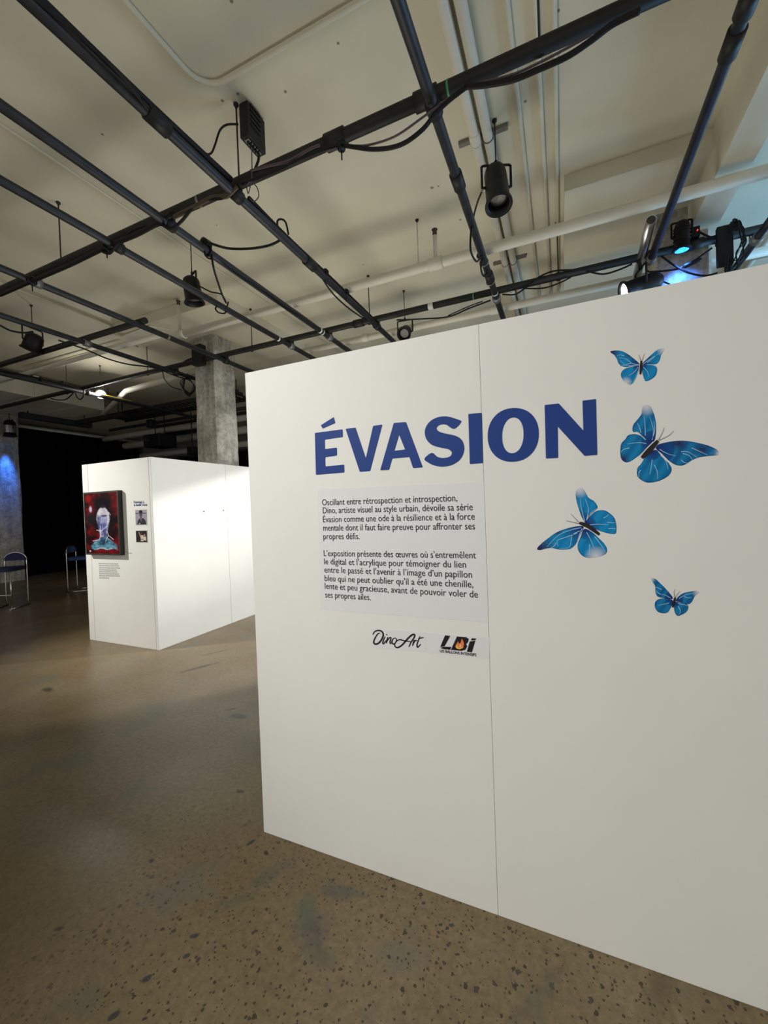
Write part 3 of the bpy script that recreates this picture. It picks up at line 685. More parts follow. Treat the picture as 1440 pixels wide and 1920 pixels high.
for yy, lab in ((3.34, 'metal strut across the twin pale pipes behind the hanging can lamp'), (5.15, 'metal strut across the twin pale pipes near the title wall top')):
    o = tag(MB().box((-.68, yy-.02, 4.585), (-.30, yy+.02, ZC-.0)).build('support_strut', M['galv'], origin=(-.5, yy, 4.6)), lab, 'bracket', 'struts over the twin pipes')
    for xx in (-.542, -.449):
        MB().tube([(xx+.04*math.cos(t), yy, 4.565+.04*math.sin(t)) for t in [math.pi*k/8 for k in range(-8, 1)]], .004, 6).build('pipe_strap', M['galv'], o)
for xx, lab in ((-.21, 'leftmost of three thin pale conduits beside the twin pipes'), (-.06, 'middle one of three thin pale conduits beside the twin pipes'), (.04, 'rightmost of three thin pale conduits, along the drop slab edge')):
    pale_pipe('ceiling_conduit', [(xx, -2, 4.597), (xx, 6.3, 4.597)], .017, lab, 'conduit', 'pale ceiling conduits', [((xx, 2.9, 4.597), Y, .022, .07), ((xx, 4.9, 4.597), Y, .022, .07)])
cpts = [(-2.17, -1.5, 4.60), (-2.165, 1.9, 4.60)] + [(-2.165+.17*(1-math.cos(a)), 1.99+.17*math.sin(a), 4.60) for a in [math.pi/2*k/6 for k in range(7)]] + [(2.2, 2.175, 4.60)]
pale_pipe('ceiling_conduit', cpts, .017, 'pale conduit with a right-angle bend above the nearest pipe', 'conduit', 'pale ceiling conduits')
pale_pipe('ceiling_conduit', [(-3.67, -1, 4.606), (-3.69, 8, 4.606)], .011, 'very thin pale conduit running lengthwise above the left bay', 'conduit', 'pale ceiling conduits')
pale_pipe('ceiling_conduit', [(-6.18, 2.0, 4.60), (-6.18, 4.12, 4.60)], .015, 'short pale conduit ending at the middle drop slab', 'conduit', 'pale ceiling conduits')
pale_pipe('ceiling_conduit', [oz(215, 627, ZD-.014), oz(228, 631, ZD-.014), oz(283, 611, ZD-.014), oz(318, 618, ZD-.014)], .012, 'thin bent pale conduit on the middle drop slab underside', 'conduit', 'pale ceiling conduits')
pale_pipe('ceiling_conduit', [oz(60, 690, ZC-.05), oz(240, 640, ZC-.05), oz(258, 650, ZC-.05)], .014, 'thin pale conduit behind the thick upper left pipe', 'conduit', 'pale ceiling conduits')
pale_pipe('ceiling_pipe', [ (3.6, 6.2, 4.45), (1.95, 6.15, 4.45)], .03, 'short pale pipe in the blue-lit bay right of the column', 'pipe', g)
pale_pipe('ceiling_pipe', [(2.15, 4.4, 4.5), (2.15, 7.5, 4.5)], .05, 'pale pipe running lengthwise in the blue-lit right bay', 'pipe', g)
pale_pipe('ceiling_pipe', [oz(195, 775, 4.1), oz(237, 733, 4.1), oz(380, 693, 4.1)], .05, 'pale bent pipe dropping down beside the end of the duct', 'pipe', g)

# ------------------------------------------------------------------ black pipe grid
gg = 'black pipes of the lighting grid'
def grid_pipe(name, a, b, r, label, clamps=(), tape=(), couplers=(), mat='pipe'):
    a, b = Vector(a), Vector(b); o = tag(MB().tube([a, (a+b)/2, b], r, 18).build(name, M[mat], origin=a), label, 'pipe', gg)
    d = (b-a).normalized()
    for k in couplers:
        p = a+d*k
        MB().lathe([(-.07, r), (-.068, r+.011), (.068, r+.011), (.07, r)], p, d, 18, True).build('coupler', M['grime'], o)
    for k, col, w in tape:
        p = a+d*k
        MB().lathe([(-w/2, r+.0015), (w/2, r+.0015)], p, d, 18, False).build('tape_band', M[col], o)
    for k, zo in clamps:                                   # cross clamp: two collars, a block and a bolt
        p = a+d*k; c = MB(); q = p+Vector((0, 0, zo))
        c.lathe([(-.04, r+.001), (-.038, r+.012), (.038, r+.012), (.04, r+.001)], p, d, 16, True)
        cl = c.build('pipe_clamp', M['galv'] if random.random() < .5 else M['grime'], o)
        e_ = Vector((-d.y, d.x, 0)) if abs(d.z) < .9 else Vector((1, 0, 0))
        MB().box((p.x-.03, p.y-.03, min(p.z, q.z)), (p.x+.03, p.y+.03, max(p.z, q.z))).build('clamp_block', M['grime'], cl)
        MB().tube([p+e_*.045+d*.02, p+e_*.045+Vector((0, 0, .12))+d*.02], .008, 8).build('clamp_bolt', M['galv'], cl)
    return o
Y1, Y2, Y3 = 2.325, 4.735, 3.40
dz = ZX-ZY
grid_pipe('grid_pipe', (-2.085, -2.5, ZY), (-2.06, 7.5, ZY), .032, 'black lengthwise pipe with a thick cable bundle, passing beside the hanging black box', [(Y1+2.5, dz), (Y2+2.5, dz)], [], [4.2, 5.75])
grid_pipe('grid_pipe', (-2.735, -2.5, ZY), (-2.77, 7.5, ZY), .032, 'black lengthwise pipe next left of the cable-bundled one', [(Y1+2.5, dz), (Y2+2.5, dz)], [(7.0, 'whitetape', .03), (7.06, 'whitetape', .02)])
grid_pipe('grid_pipe', (-.622, -2.5, ZY), (-.60, 5.33, ZY), .032, 'black lengthwise pipe ending open just above the title wall', [(Y1+2.5, dz), (Y2+2.5, dz)], [(7.1, 'whitetape', .02)], [2.9+2.5, 6.75])
grid_pipe('grid_pipe', (.865, -2.5, ZY), (.845, 4.72, ZY), .032, 'black lengthwise pipe beside the beam, rightmost of the grid', [(Y2+2.42, dz)], [(4.72, 'silver', .10)], [4.95, 5.15])
grid_pipe('grid_pipe', (-3.36, -2.5, ZY), (-3.38, 7.5, ZY), .032, 'black lengthwise pipe passing below the dome-topped lamp', [(Y1+2.5, dz), (Y2+2.5, dz)], [(6.95, 'whitetape', .025)])
grid_pipe('grid_pipe', (-4.56, -2.5, ZY), (-4.56, 7.0, ZY), .032, 'black lengthwise pipe running past the middle column', [(Y1+2.5, dz), (Y2+2.5, dz)], [(3.75+2.5, 'galv', .03)])
grid_pipe('grid_pipe', (-5.66, -2.5, ZY), (-5.60, 6.2, ZY), .032, 'black lengthwise pipe carrying the hanging cable coil', [(Y3+2.5, dz), (Y2+2.5, dz)])
grid_pipe('grid_pipe', (-7.85, -2.5, ZY), (-7.90, 8.0, ZY), .034, 'black lengthwise pipe crossing beside the bright lit lamp', [(Y2+2.5, dz), (Y3+2.5, dz)])
grid_pipe('cross_pipe', (-8.2, Y1, ZX), (3.2, Y1-.01, ZX), .039, 'nearest black cross pipe spanning the whole ceiling', [], [(7.68, 'greentape', .012), (5.78, 'galv', .02)], [6.95, 7.55, 9.3], 'grime')
grid_pipe('cross_pipe', (-12.2, Y2-.1, ZX), (3.6, Y2, ZX), .037, 'black cross pipe passing above the title wall and the columns', [], [(11.35, 'greentape', .012), (10.85, 'whitetape', .06)], [9.9, 13.4], 'grime')
grid_pipe('cross_pipe', (-9.8, Y3-.03, ZX), (-4.52, Y3+.02, ZX), .036, 'short black cross pipe ending at a lengthwise pipe on the left', [], [], [1.9], 'grime')
grid_pipe('cross_pipe', (-11.2, 7.27, ZX), (-4.4, 7.30, ZX), .036, 'far black cross pipe under the cable ladder', [], [], [], 'grime')
grid_pipe('cross_pipe', (-9.9, 7.62, ZX), (-4.4, 7.66, ZX), .036, 'farthest black cross pipe, just behind another one', [], [], [], 'grime')
grid_pipe('grid_pipe', (1.66, 3.6, ZY), (1.665, 7.5, ZY), .034, 'black pipe at the far right edge beside the hanging cable bundle', [(Y2-3.6, dz)])
sp = grid_pipe('pipe_stub', (.752, 4.10, 4.03), (.79, 5.15, 4.03), .040, 'short bright silver tube stub beside the rightmost lengthwise pipe', [], [], [], 'silver')
MB().lathe([(-.003, .0005), (-.003, .033), (-.0005, .034)], (.752, 4.10, 4.03), (.036, 1, 0), 18).build('dark_bore_disc', M['browncable'], sp)  # dark disc over the capped end, coloured as the shaded bore

def rod(p, zb, label, mat='rod', r=.006, eye=True):
    x, y = p; o = tag(MB().tube([(x, y, ZC), (x, y, zb)], r, 8).build('hanger_rod', M[mat], origin=(x, y, zb)), label, 'hanger rod', 'hanger rods')
    MB().lathe([(0, .018), (.012, .018), (.014, .008), (.03, .008)], (x, y, ZC), (0, 0, -1), 10, True).build('ceiling_anchor', M['grime'], o)
    if eye: MB().tube([(x+.042*math.cos(a), y, zb-.040+.044*math.sin(a)) for a in [2*math.pi*k/16 for k in range(16)]], .006, 6, closed=True).build('pipe_ring', M['black'], o)
    else: MB().lathe([(0, .012), (.03, .012)], (x, y, zb), Z, 8, True).build('end_nut', M['grime'], o)
for p, zb, lab in (((-2.045, Y1), ZX+.042, 'brown hanger rod beside the black control box'), ((-4.16, Y1), ZX+.042, 'brown hanger rod on the left of the nearest cross pipe'), ((-.04, Y1), ZX+.042, 'black hanger rod on the nearest cross pipe by the conduits'),
                   ((-2.15, Y2-.03), ZX+.04, 'black hanger rod at the crossing above the title wall'), ((-4.02, Y2-.04), ZX+.04, 'black hanger rod right of the middle column'), ((-6.18, Y2-.06), ZX+.04, 'black hanger rod left of the middle column'),
                   ((-8.35, Y2-.07), ZX+.04, 'black hanger rod left of the bright lit lamp'), ((.034, Y2-.02), ZX+.04, 'black hanger rod in line with the thin conduits, above the title wall')):
    rod(p, zb, lab)
rod((-1.27, 4.025), ZP+.05, 'pale hanger rod on the sprinkler main', 'pale', .007)

# ------------------------------------------------------------------ cables
def cable(pts, r, label, mat='cable', k=6, group='cables of the lighting grid', ties=()):
    P = smooth(pts, k); o = tag(MB().tube(P, r, 8).build('cable', M[mat], origin=P[0]), label, 'cable', group)
    for i in ties:
        p = Vector(pts[i]); d = (Vector(pts[min(i+1, len(pts)-1)])-Vector(pts[max(i-1, 0)])).normalized()
        c = MB(); c.lathe([(-.012, r+.002), (-.012, r+.022), (.012, r+.022), (.012, r+.002)], p, d, 10, True)
        c.tube([p-Vector((0, 0, r+.02)), p-Vector((0, 0, r+.075))], .005, 6); c.build('cable_tie', M['black'], o)
    return o
def on_y(y, *pp): return [oy(a, b, y) for a, b in pp]
def on_x(x, *pp): return [ox(a, b, x) for a, b in pp]
yn = Y1-.055
cable(on_y(yn, (0,553),(60,527),(130,497),(200,463),(262,437),(322,402)), .018, 'black cable tied along the left of the nearest cross pipe', ties=(1, 3))
cable(on_y(yn, (186,468),(205,475),(222,455),(250,432),(285,421),(305,422),(322,428),(340,415),(360,392),(385,376),(420,370),(440,352)), .011, 'black cable looping below two crossings of the nearest cross pipe')
cable(on_y(yn, (325,408),(360,390),(400,370),(425,368),(445,350)), .015, 'brownish cable between the two left crossings of the nearest cross pipe', 'browncable')
cable(on_y(yn, (455,345),(520,320),(560,300),(610,280),(640,273),(700,280),(750,272),(790,245),(815,215),(840,190),(872,165)), .012, 'black cable sagging below the nearest cross pipe up to its middle coupler', ties=(4,))
cable(on_y(yn, (610,284),(650,274),(690,272),(740,256),(790,222),(830,192),(865,170)), .006, 'thin purple cable sagging beside the black one at the middle crossing', 'purplecable')
cable(on_y(yn, (872,162),(905,160),(960,150),(1010,130),(1065,105),(1110,75),(1150,45),(1200,20)), .014, 'thick black cable sagging under the right of the nearest cross pipe')
cable(on_y(yn, (900,155),(960,140),(1010,118),(1060,92),(1110,64)), .006, 'thin grey cable beside the thick one at the right of the nearest cross pipe', 'purplecable')
cable(on_y(yn, (470,320),(500,312),(540,302),(580,280),(600,272)), .008, 'thin purple cable hugging the nearest cross pipe right of the box', 'purplecable')
xa = -2.05
cable([( -2.06, -1.5, ZY+.045), (-2.05, 0, ZY+.05), (-2.065, .9, ZY+.05), (-2.06, 1.6, ZY+.04), (-2.05, 2.25, ZY+.05)], .020, 'thick black cable bundle lying along the lengthwise pipe by the box', ties=(2,))
cable([(-2.12, .6, ZY+.0), (-2.03, 1.15, ZY-.0), (-2.0, 1.45, ZY-.02), (-2.10, 1.8, ZY), (-2.08, 2.2, ZY+.02)], .010, 'thinner black cable weaving around the cable-bundled pipe')
cable([(-2.05, Y1+.1, ZY+.04), (-2.07, 2.9, ZY+.045), (-2.06, 3.5, ZY+.04), (-2.05, 3.9, ZY+.03), (-2.06, 4.6, ZY+.04)], .016, 'black cable bundle along the far half of the cable-bundled pipe', ties=(2, 3))
cable(on_y(Y1+.0, (446,233),(425,234),(412,245),(403,272),(396,287),(386,288),(372,276)), .007, 'thin black cable from the black box over to the cable-bundled pipe')
cable(on_y(Y1+.0, (486,290),(484,302),(478,318),(470,340)), .009, 'black lead dropping from the black box to the nearest cross pipe')
cable(on_y(Y1-.06, (472,284),(472,330),(466,362),(463,350),(470,340),(482,352),(485,368),(476,378),(468,372)), .0035, 'thin brown wire curling below the crossing by the black box', 'purplecable')
cable([ox(388, 452, -2.74), oz(400, 458, ZY-.02), oz(430, 466, ZY-.03), oz(470, 466, ZY-.03), oz(505, 460, ZY-.02), oz(528, 449, ZY)], .010, 'black cable slung between two lengthwise pipes above the left bay')
cable(on_x(-2.08, (522,432),(520,415),(528,411),(536,418),(541,440)), .008, 'small black cable hoop standing on the cable-bundled pipe')
cable(on_x(-2.08, (590,498),(600,515),(622,548),(650,575),(680,596),(700,606)), .008, 'black cable sagging below the cable-bundled pipe near the title wall')
cable(on_x(-2.74, (400,478),(440,512),(490,545),(530,575),(560,592)), .009, 'black cable sagging along the pipe left of the cable-bundled one')
cable([ox(396, 470, -2.74), oz(400, 500, ZY-.12), oz(408, 528, ZY-.12), oz(418, 556, ZY-.06), ox(424, 568, -3.37)], .009, 'black cable hanging between two pipes towards the dome-topped lamp')
cable([ox(383, 467, -2.74), ox(386, 480, -2.74), ox(395, 485, -2.74), ox(399, 474, -2.74)], .007, 'small black cable loop under the pipe left of the bundle')
cable(on_x(-3.37, (412,570),(404,578),(410,586),(422,587),(426,574),(428,566)), .008, 'small black cable loop hanging from the pipe below the dome-topped lamp')
cable([ox(375, 537, -3.4), ox(395, 547, -3.4), ox(415, 552, -3.39), ox(424, 566, -3.38)], .007, 'short black lamp lead beside the dome-topped lamp')
cable(on_x(-.61, (912,330),(905,355),(895,380),(885,420),(882,455),(884,475),(893,490),(900,484),(905,470)), .008, 'black lamp lead hanging from the can lamp to the lengthwise pipe')
cable(on_x(-.61, (907,478),(902,495),(903,510),(908,518),(914,512)), .008, 'short black cable loop at the plug on the lengthwise pipe by the can lamp')
cable(on_y(Y2-.06, (744,600),(790,598),(840,594),(880,578),(920,563)), .009, 'black cable sagging below the cross pipe over the title wall')
cable(on_y(Y2-.06, (840,592),(880,574),(905,565)), .006, 'thinner black cable just above the sagging one over the title wall')
cable(on_y(Y2-.06, (942,552),(965,552),(985,540),(1010,520),(1040,508),(1085,506)), .009, 'black cable draped on the cross pipe beside the open pipe end')
cable(on_y(Y2-.06, (985,541),(1020,540),(1050,530),(1070,520)), .008, 'black cable sagging below the cross pipe at the thin conduits')
cable(on_y(Y2-.07, (1100,508),(1130,514),(1160,506),(1185,495)), .009, 'black cable sagging left of the silver tube stub')
cable(on_y(Y2-.08, (1217,510),(1245,508),(1275,503),(1300,490),(1335,465)), .009, 'black cable with an inline plug strung past the blue lens lamp')
cable(on_y(Y2-.10, (1240,480),(1265,498),(1290,511),(1320,517),(1345,512)), .009, 'black cable hanging in front of the blue-lit column')
cable(on_y(Y2-.06, (1288,426),(1305,432),(1325,442),(1342,448)), .009, 'black cable from the blue lens lamp to the black power box')
cable(on_y(Y2-.06, (1210,505),(1225,515),(1240,526),(1258,534)), .007, 'thin black cable hanging behind the lower lamp by the title wall')
cable(on_x(-5.64, (110,638),(160,655),(200,672),(240,683),(290,690),(330,705),(358,713)), .010, 'black cable sagging along the pipe that carries the coil')
cable(on_x(-5.66, (0,610),(20,620),(45,624),(62,622)), .011, 'black cable sagging at the far left below the lengthwise pipe')
cable(on_y(Y2-.1, (95,747),(110,750),(125,748),(138,736),(141,732),(143,742),(150,749),(156,743),(157,732)), .010, 'black cable and plug dangling left of the bright lit lamp')
cable(on_y(Y2-.06, (305,696),(308,710),(320,724),(340,731)), .008, 'thin black cable drooping towards the cable coil')
cable(on_y(Y2-.05, (318,690),(335,685),(350,676),(370,668)), .012, 'black lead running to the black speaker on the middle column')
cable([(-7.88, 4.85, ZY+.03), (-7.885, 5.2, ZY+.035), (-7.89, 5.6, ZY+.03)], .012, 'short yellow cable lying on the pipe by the bright lit lamp', 'yellowcable')
cable([(-7.85, 2.6, ZY+.04), (-7.86, 3.3, ZY+.045), (-7.86, 4.0, ZY+.05), (-7.87, 4.7, ZY+.045)], .018, 'black cable bundle along the pipe before the bright lit lamp', ties=(1, 2))
# coil hanging from the left pipe
CO = thing('cable_coil', ox(352, 712, -5.62), 'coil of black cable hanging from a pipe left of the middle column', 'cable coil')
cc = ox(353, 727, -5.62)
for k in range(5):
    rx, rz = .085+.012*k, .15-.008*k; ph = k*.5
    MB().tube([(cc.x+.02*math.sin(3*a+ph), cc.y+rx*math.cos(a)+.012*math.sin(2*a+k), cc.z+rz*math.sin(a)+.01*k) for a in [2*math.pi*j/36 for j in range(36)]], .006, 6, closed=True).build('cable_turn', M['cable'], CO)
MB().tube([cc+Vector((0, 0, .15)), cc+Vector((0, 0, .24))], .007, 6).build('hanging_tie', M['black'], CO)

# ------------------------------------------------------------------ lamps
def par_can(top, aim, rad, length, label, lens='lens', rod_to=None, rod_label=None, yoke=True, fins=False, name='can_lamp', recess=.80):
    """top: where the yoke hangs; aim: direction the lens points"""
    top = Vector(top); aim = Vector(aim).normalized()
    t = thing(name, top, label, 'stage lamp', 'lamps hanging in the grid')
    side = aim.cross(Vector((0, 0, 1)));  side = side.normalized() if side.length > .1 else Vector((1, 0, 0))
    piv = top-Vector((0, 0, rad*1.35+.05)); back = piv-aim*length*.52
    prof = [(0, rad*.25), (length*.02, rad*.55), (length*.10, rad*.85), (length*.2, rad*.96), (length*.55, rad), (length*.9, rad), (length*.9, rad*1.12), (length*.97, rad*1.12), (length*.97, rad*.94), (length*.80, rad*.90)]
    MB().lathe(prof, back, aim, 22).build('can_body', M['black'], t)
    MB().lathe([(0, .0005), (.002, rad*.30), (rad*.25, rad*.62), (rad*.42, rad*.88), (rad*.43, rad*.60), (rad*.40, .0005)], back+aim*(length*recess-rad*.42), aim, 20).build('lamp_lens', M[lens], t)
    g_ = MB()
    for s in (-1, 1):
        g_.lathe([(-.012, .010), (.012, .010)], piv+side*s*rad*1.1, side, 8, True)
    g_.build('tilt_knob', M['black'], t)
    if yoke:
        w = rad*1.28; pts = [piv-side*w, piv-side*w+(top-piv)*.96, top-side*w*.85, top+side*w*.85, piv+side*w+(top-piv)*.96, piv+side*w]
        y_ = MB(); fw = .012
        for a, b in zip(pts[:-1], pts[1:]): y_.tube([a, b], fw*.75, 6)
        y_.build('yoke', M['black'], t)
    # gel-frame clips round the mouth
    e1 = side; e2 = aim.cross(side); q = back+aim*length*.965
    MB().tube([q+(e1*math.cos(a)+e2*math.sin(a))*rad*1.13 for a in [2*math.pi*k/24 for k in range(24)]], .006, 6, closed=True).build('gel_frame', M['black'], t)
    if rod_to is not None: rod((top.x, top.y), top.z+.004, rod_label, 'rod', .005, False)
    return t, piv, back, length
par_can((-.388, 3.26, 4.272), (.10, -.24, -1), .086, .38, 'black can lamp hanging beside the twin pale pipes, lens down', rod_to=1, rod_label='thin rod holding the can lamp beside the twin pale pipes')
par_can((-3.535, 3.237, 4.245), (.05, .12, -1), .088, .28, 'black dome-topped lamp hanging above a left bay pipe', rod_to=1, rod_label='thin rod holding the dome-topped lamp')
t3, *_ = par_can((-6.52, 3.25, 4.300), (-.45, -.1, -.8), .105, .24, 'black lamp with open shade hanging at the far upper left', rod_to=1, rod_label='thin rod holding the far upper left lamp')
par_can((-1.877, 5.248, 4.212), (.10, -.80, -.55), .080, .24, 'black can lamp facing out above the top edge of the title wall', rod_to=1, rod_label='thin rod holding the lamp above the title wall edge')
t5, piv5, back5, l5 = par_can((-8.05, 5.09, 4.23), (.74, -.55, -.36), .085, .22, 'lit lamp shining bright white at the far left', lens='lit', rod_to=1, rod_label='thin rod holding the bright white lamp')
pl_ = bpy.data.lights.new('lamp_spill', 'POINT'); pl_.energy = 16; pl_.color = (1, .98, .92); pl_.shadow_soft_size = .06
po_ = bpy.data.objects.new('lamp_spill', pl_); COL.objects.link(po_); po_.location = (-7.86, 4.95, 4.0)
spot('lamp_beam', (-7.9, 4.97, 4.03), (-5.2, 3.0, 2.4), 60, (1, .98, .95), 100, .5, .05)
# added unseen lamp and stand behind the title wall; flap shapes the far box's light
ap = Vector((-1.2, 5.9, 3.75)); am = (Vector((-4.7, 5.0, .45))-ap).normalized()
pv = ap-am*(.48*.3+.03)
t9, *_ = par_can(pv+Vector((0, 0, .158)), am, .08, .30, 'added unseen barn-door lamp on a stand behind the title wall, shaping light on the far display box')
MB().tube([(pv.x, pv.y+.13, .02), (pv.x, pv.y+.13, pv.z+.14), (pv.x, pv.y, pv.z+.158)], .018, 10).build('added_stand_pole', M['black'], t9)
MB().lathe([(0, .30), (.012, .30), (.02, .03)], (pv.x, pv.y+.13, 0), Z, 24, True).build('added_stand_base', M['black'], t9)
fl_ = []
for y in (2.0, 7.4):
    d_ = Vector((-4.704, y, 1.895+.2655*(y-3.552)))-ap; fl_.append(ap+d_*.11)
u_ = Vector((0, 0, .14)); bk = Vector((-.004, 0, 0))
b = MB(); b.add([fl_[0], fl_[1], fl_[1]+u_, fl_[0]+u_, fl_[0]+bk, fl_[1]+bk, fl_[1]+u_+bk, fl_[0]+u_+bk], [(0,1,2,3), (7,6,5,4), (0,4,5,1), (1,5,6,2), (2,6,7,3), (3,7,4,0)])
b.tube([fl_[0]*.5+fl_[1]*.5+u_*.8, pv+am*.1+Vector((0, 0, .085))], .008, 6)
b.build('added_light_flap', M['black'], t9)
# lamp clamped above the blue-lit column, lens down
t7, p7, b7, l7 = par_can((1.085, 4.63, 4.24), (.0, .12, -1), .062, .26, 'ribbed lamp with glowing blue lens in front of the right column', lens='litblue', recess=1.0)
for k in range(5): MB().lathe([(0, .064), (.005, .069), (.010, .064)], b7+Vector((0, .12, -1)).normalized()*(.06+.026*k), (0, .12, -1), 20).build('cooling_rib', M['black'], t7)
MB().lathe([(0, .006), (.01, .006)], (1.205, 4.64, 4.13), (0, -1, 0), 8, True).build('indicator_light', M['red'], t7)
MB().box((1.165, 4.64, 4.08), (1.225, 4.70, 4.17)).build('mounting_clamp', M['black'], t7)
spot('blue_beam', (1.08, 4.58, 3.90), (1.11, 4.82, 3.70), 38, (.05, .19, 1.0), 80, 1.0, .03)
# lamp low by the wall edge pointing left
t8, *_ = par_can((.74, 4.55, 3.86), (-1, -.25, -.28), .085, .36, 'black lamp lying level above the title wall, lit lens at its left end', lens='lit', recess=.92)
MB().tube([(.74, 4.55, 3.858), (.742, 4.60, 3.93), (.745, 4.70, 4.01)], .016, 8).build('mounting_clamp', M['black'], t8)
# lamp on the far left column
rod((-13.72, 6.2), 4.424, 'rod holding the lamp before the far left column', 'rod', .008, False)
t6, p6, b6, l6 = par_can((-13.72, 6.2, 4.42), (-.03, 0, -1), .13, .46, 'dark lamp with a silvery band hanging before the far left column', lens='litblue')
MB().lathe([(0, .133), (.2, .133)], b6+Vector((0, 0, -.16)), (0, 0, -1), 20).build('silver_band', M['silver'], t6)
spot('blue_beam', (-13.72, 6.2, 3.96), (-14.03, 6.22, 3.0), 260, (.03, .18, 1.0), 30, 1.0, .05)

# ------------------------------------------------------------------ boxes hung in the grid
def q4(px, py, x): return ox(px, py, x)
BXF = -1.945
A = q4(463, 184, BXF); B = q4(496, 226, BXF); C_ = q4(497, 288, BXF)
by0, by1 = A.y, B.y; bz1 = ZC-.012; bz0 = C_.z
D = thing('control_box', (BXF, by0, bz0), 'black vented control box with sockets hanging from the ceiling', 'control box')
MB().box((BXF-.075, by0, bz0), (BXF, by1, bz1)).build('housing', M['black'], D, bevel=.004)
b = MB()
for k in range(9):
    z = bz0+.09+k*.034; b.box((BXF, by0+.03, z), (BXF+.006, by1-.05, z+.014))
b.build('vent', M['grime'], D)
MB().box((BXF-.06, by0+.02, ZC-.014), (BXF-.01, by1-.02, ZC)).build('ceiling_bracket', M['grime'], D)
for k in range(5):
    y = by0+.04+(by1-by0-.08)*k/4
    s_ = MB().box((BXF-.055, y-.018, bz0-.008), (BXF-.02, y+.018, bz0)).build('socket', M['galv'], D)
    MB().lathe([(0, .011), (.006, .011)], (BXF-.037, y, bz0-.008), (0, 0, -1), 10, True).build('socket_hole', M['black'], s_)
MB().lathe([(0, .016), (.03, .022), (.06, .022), (.07, .012)], (BXF-.075-.068, by0+.10, bz0+.20), (1, 0, 0), 12, True).build('plug', M['black'], D)
# black power box with cables, right of the column
PB = thing('power_box', oy(1358, 490, Y2-.1), 'tall black power box clamped to the pipe right of the blue-lit column', 'power box')
A = oy(1343, 428, Y2-.13); B = oy(1365, 497, Y2-.13)
MB().box((A.x, Y2-.15, B.z), (A.x+.115, Y2-.10, A.z)).build('housing', M['black'], PB, bevel=.005)
MB().box((A.x+.03, Y2-.10, ZX-.05), (A.x+.09, Y2+.02, ZX+.05)).build('mounting_clamp', M['grime'], PB)
MB().box((A.x+.10, Y2-.14, A.z-.05), (A.x+.16, Y2-.10, A.z+.02)).build('connector', M['black'], PB)
labs = ('outermost loop of the cable bundle beside the black power box', 'black cable loop against the black power box', 'middle hanging loop beside the black power box', 'inner hanging loop beside the black power box', 'short loose cable below the black power box', 'long straggling cable from the black power box to the wall top')
for k, lab in enumerate(labs):
    r0 = random.Random(k); dxx = k*5
    jj = lambda a: r0.uniform(-a, a)
    cable(on_y(Y2-.11-.02*k, (1369+jj(3), 432+jj(8)), (1382+jj(6), 418+jj(10)), (1394+jj(7), 442+jj(10)), (1388+jj(8), 474+jj(8)), (1376+jj(8), 500+jj(6)), (1360+jj(6), 513+jj(4)), (1366+jj(8), 482+jj(10))), .0055, lab, group='cable loops by the power box')
# inline plug
o = tag(MB().lathe([(0, .008), (.02, .02), (.13, .02), (.15, .008)], oy(1280, 501, Y2-.11), (oy(1308, 489, Y2-.11)-oy(1280, 501, Y2-.11)), 10, True).build('inline_plug', M['black'], origin=oy(1280, 501, Y2-.11)), 'black inline cable plug in front of the blue-lit column', 'plug')
# two plugs on the lengthwise pipe by the can lamp
for (px, py, lab) in ((899, 482, 'upper black plug taped to the pipe near the can lamp'), (911, 505, 'lower black plug taped to the pipe near the can lamp')):
    p = ox(px, py, -.65); t = thing('cable_plug', p, lab, 'plug', 'plugs on the lengthwise pipe')
    MB().lathe([(0, .012), (.01, .028), (.07, .028), (.085, .012)], p+Vector((0, -.04, 0)), (.25, 1, .1), 12, True).build('plug_body', M['black'], t)
    MB().tube([(-.61+.038*math.cos(a), p.y, ZY+.038*math.sin(a)) for a in [2*math.pi*k/14 for k in range(14)]], .007, 6, closed=True).build('strap', M['galv'], t)
# black plug cluster on the pipe left of the cable bundle
p = ox(386, 458, -2.77); t = thing('cable_plug', p, 'black plug cluster on the pipe left of the cable bundle', 'plug')
MB().lathe([(0, .02), (.012, .04), (.08, .04), (.095, .02)], p+Vector((0, -.05, 0)), (.1, 1, 0), 12, True).build('plug_body', M['black'], t)
MB().tube([(-2.75+.04*math.cos(a), p.y, ZY+.04*math.sin(a)) for a in [2*math.pi*k/14 for k in range(14)]], .008, 6, closed=True).build('strap', M['black'], t)
# black speaker on the middle column
p = oy(376, 668, Y2-.06); t = thing('speaker', p, 'small black box speaker clamped in front of the middle column', 'speaker')
MB().box((p.x-.09, p.y-.09, p.z-.15), (p.x+.10, p.y+.02, p.z+.15)).build('cabinet', M['black'], t, bevel=.01)
MB().lathe([(0, .07), (.006, .065), (.004, .02)], (p.x, p.y-.09, p.z-.03), (0, -1, 0), 18, True).build('speaker_cone', M['cable'], t)
MB().box((p.x-.03, p.y+.02, p.z-.05), (p.x+.03, p.y+.06, p.z+.05)).build('mounting_clamp', M['grime'], t)

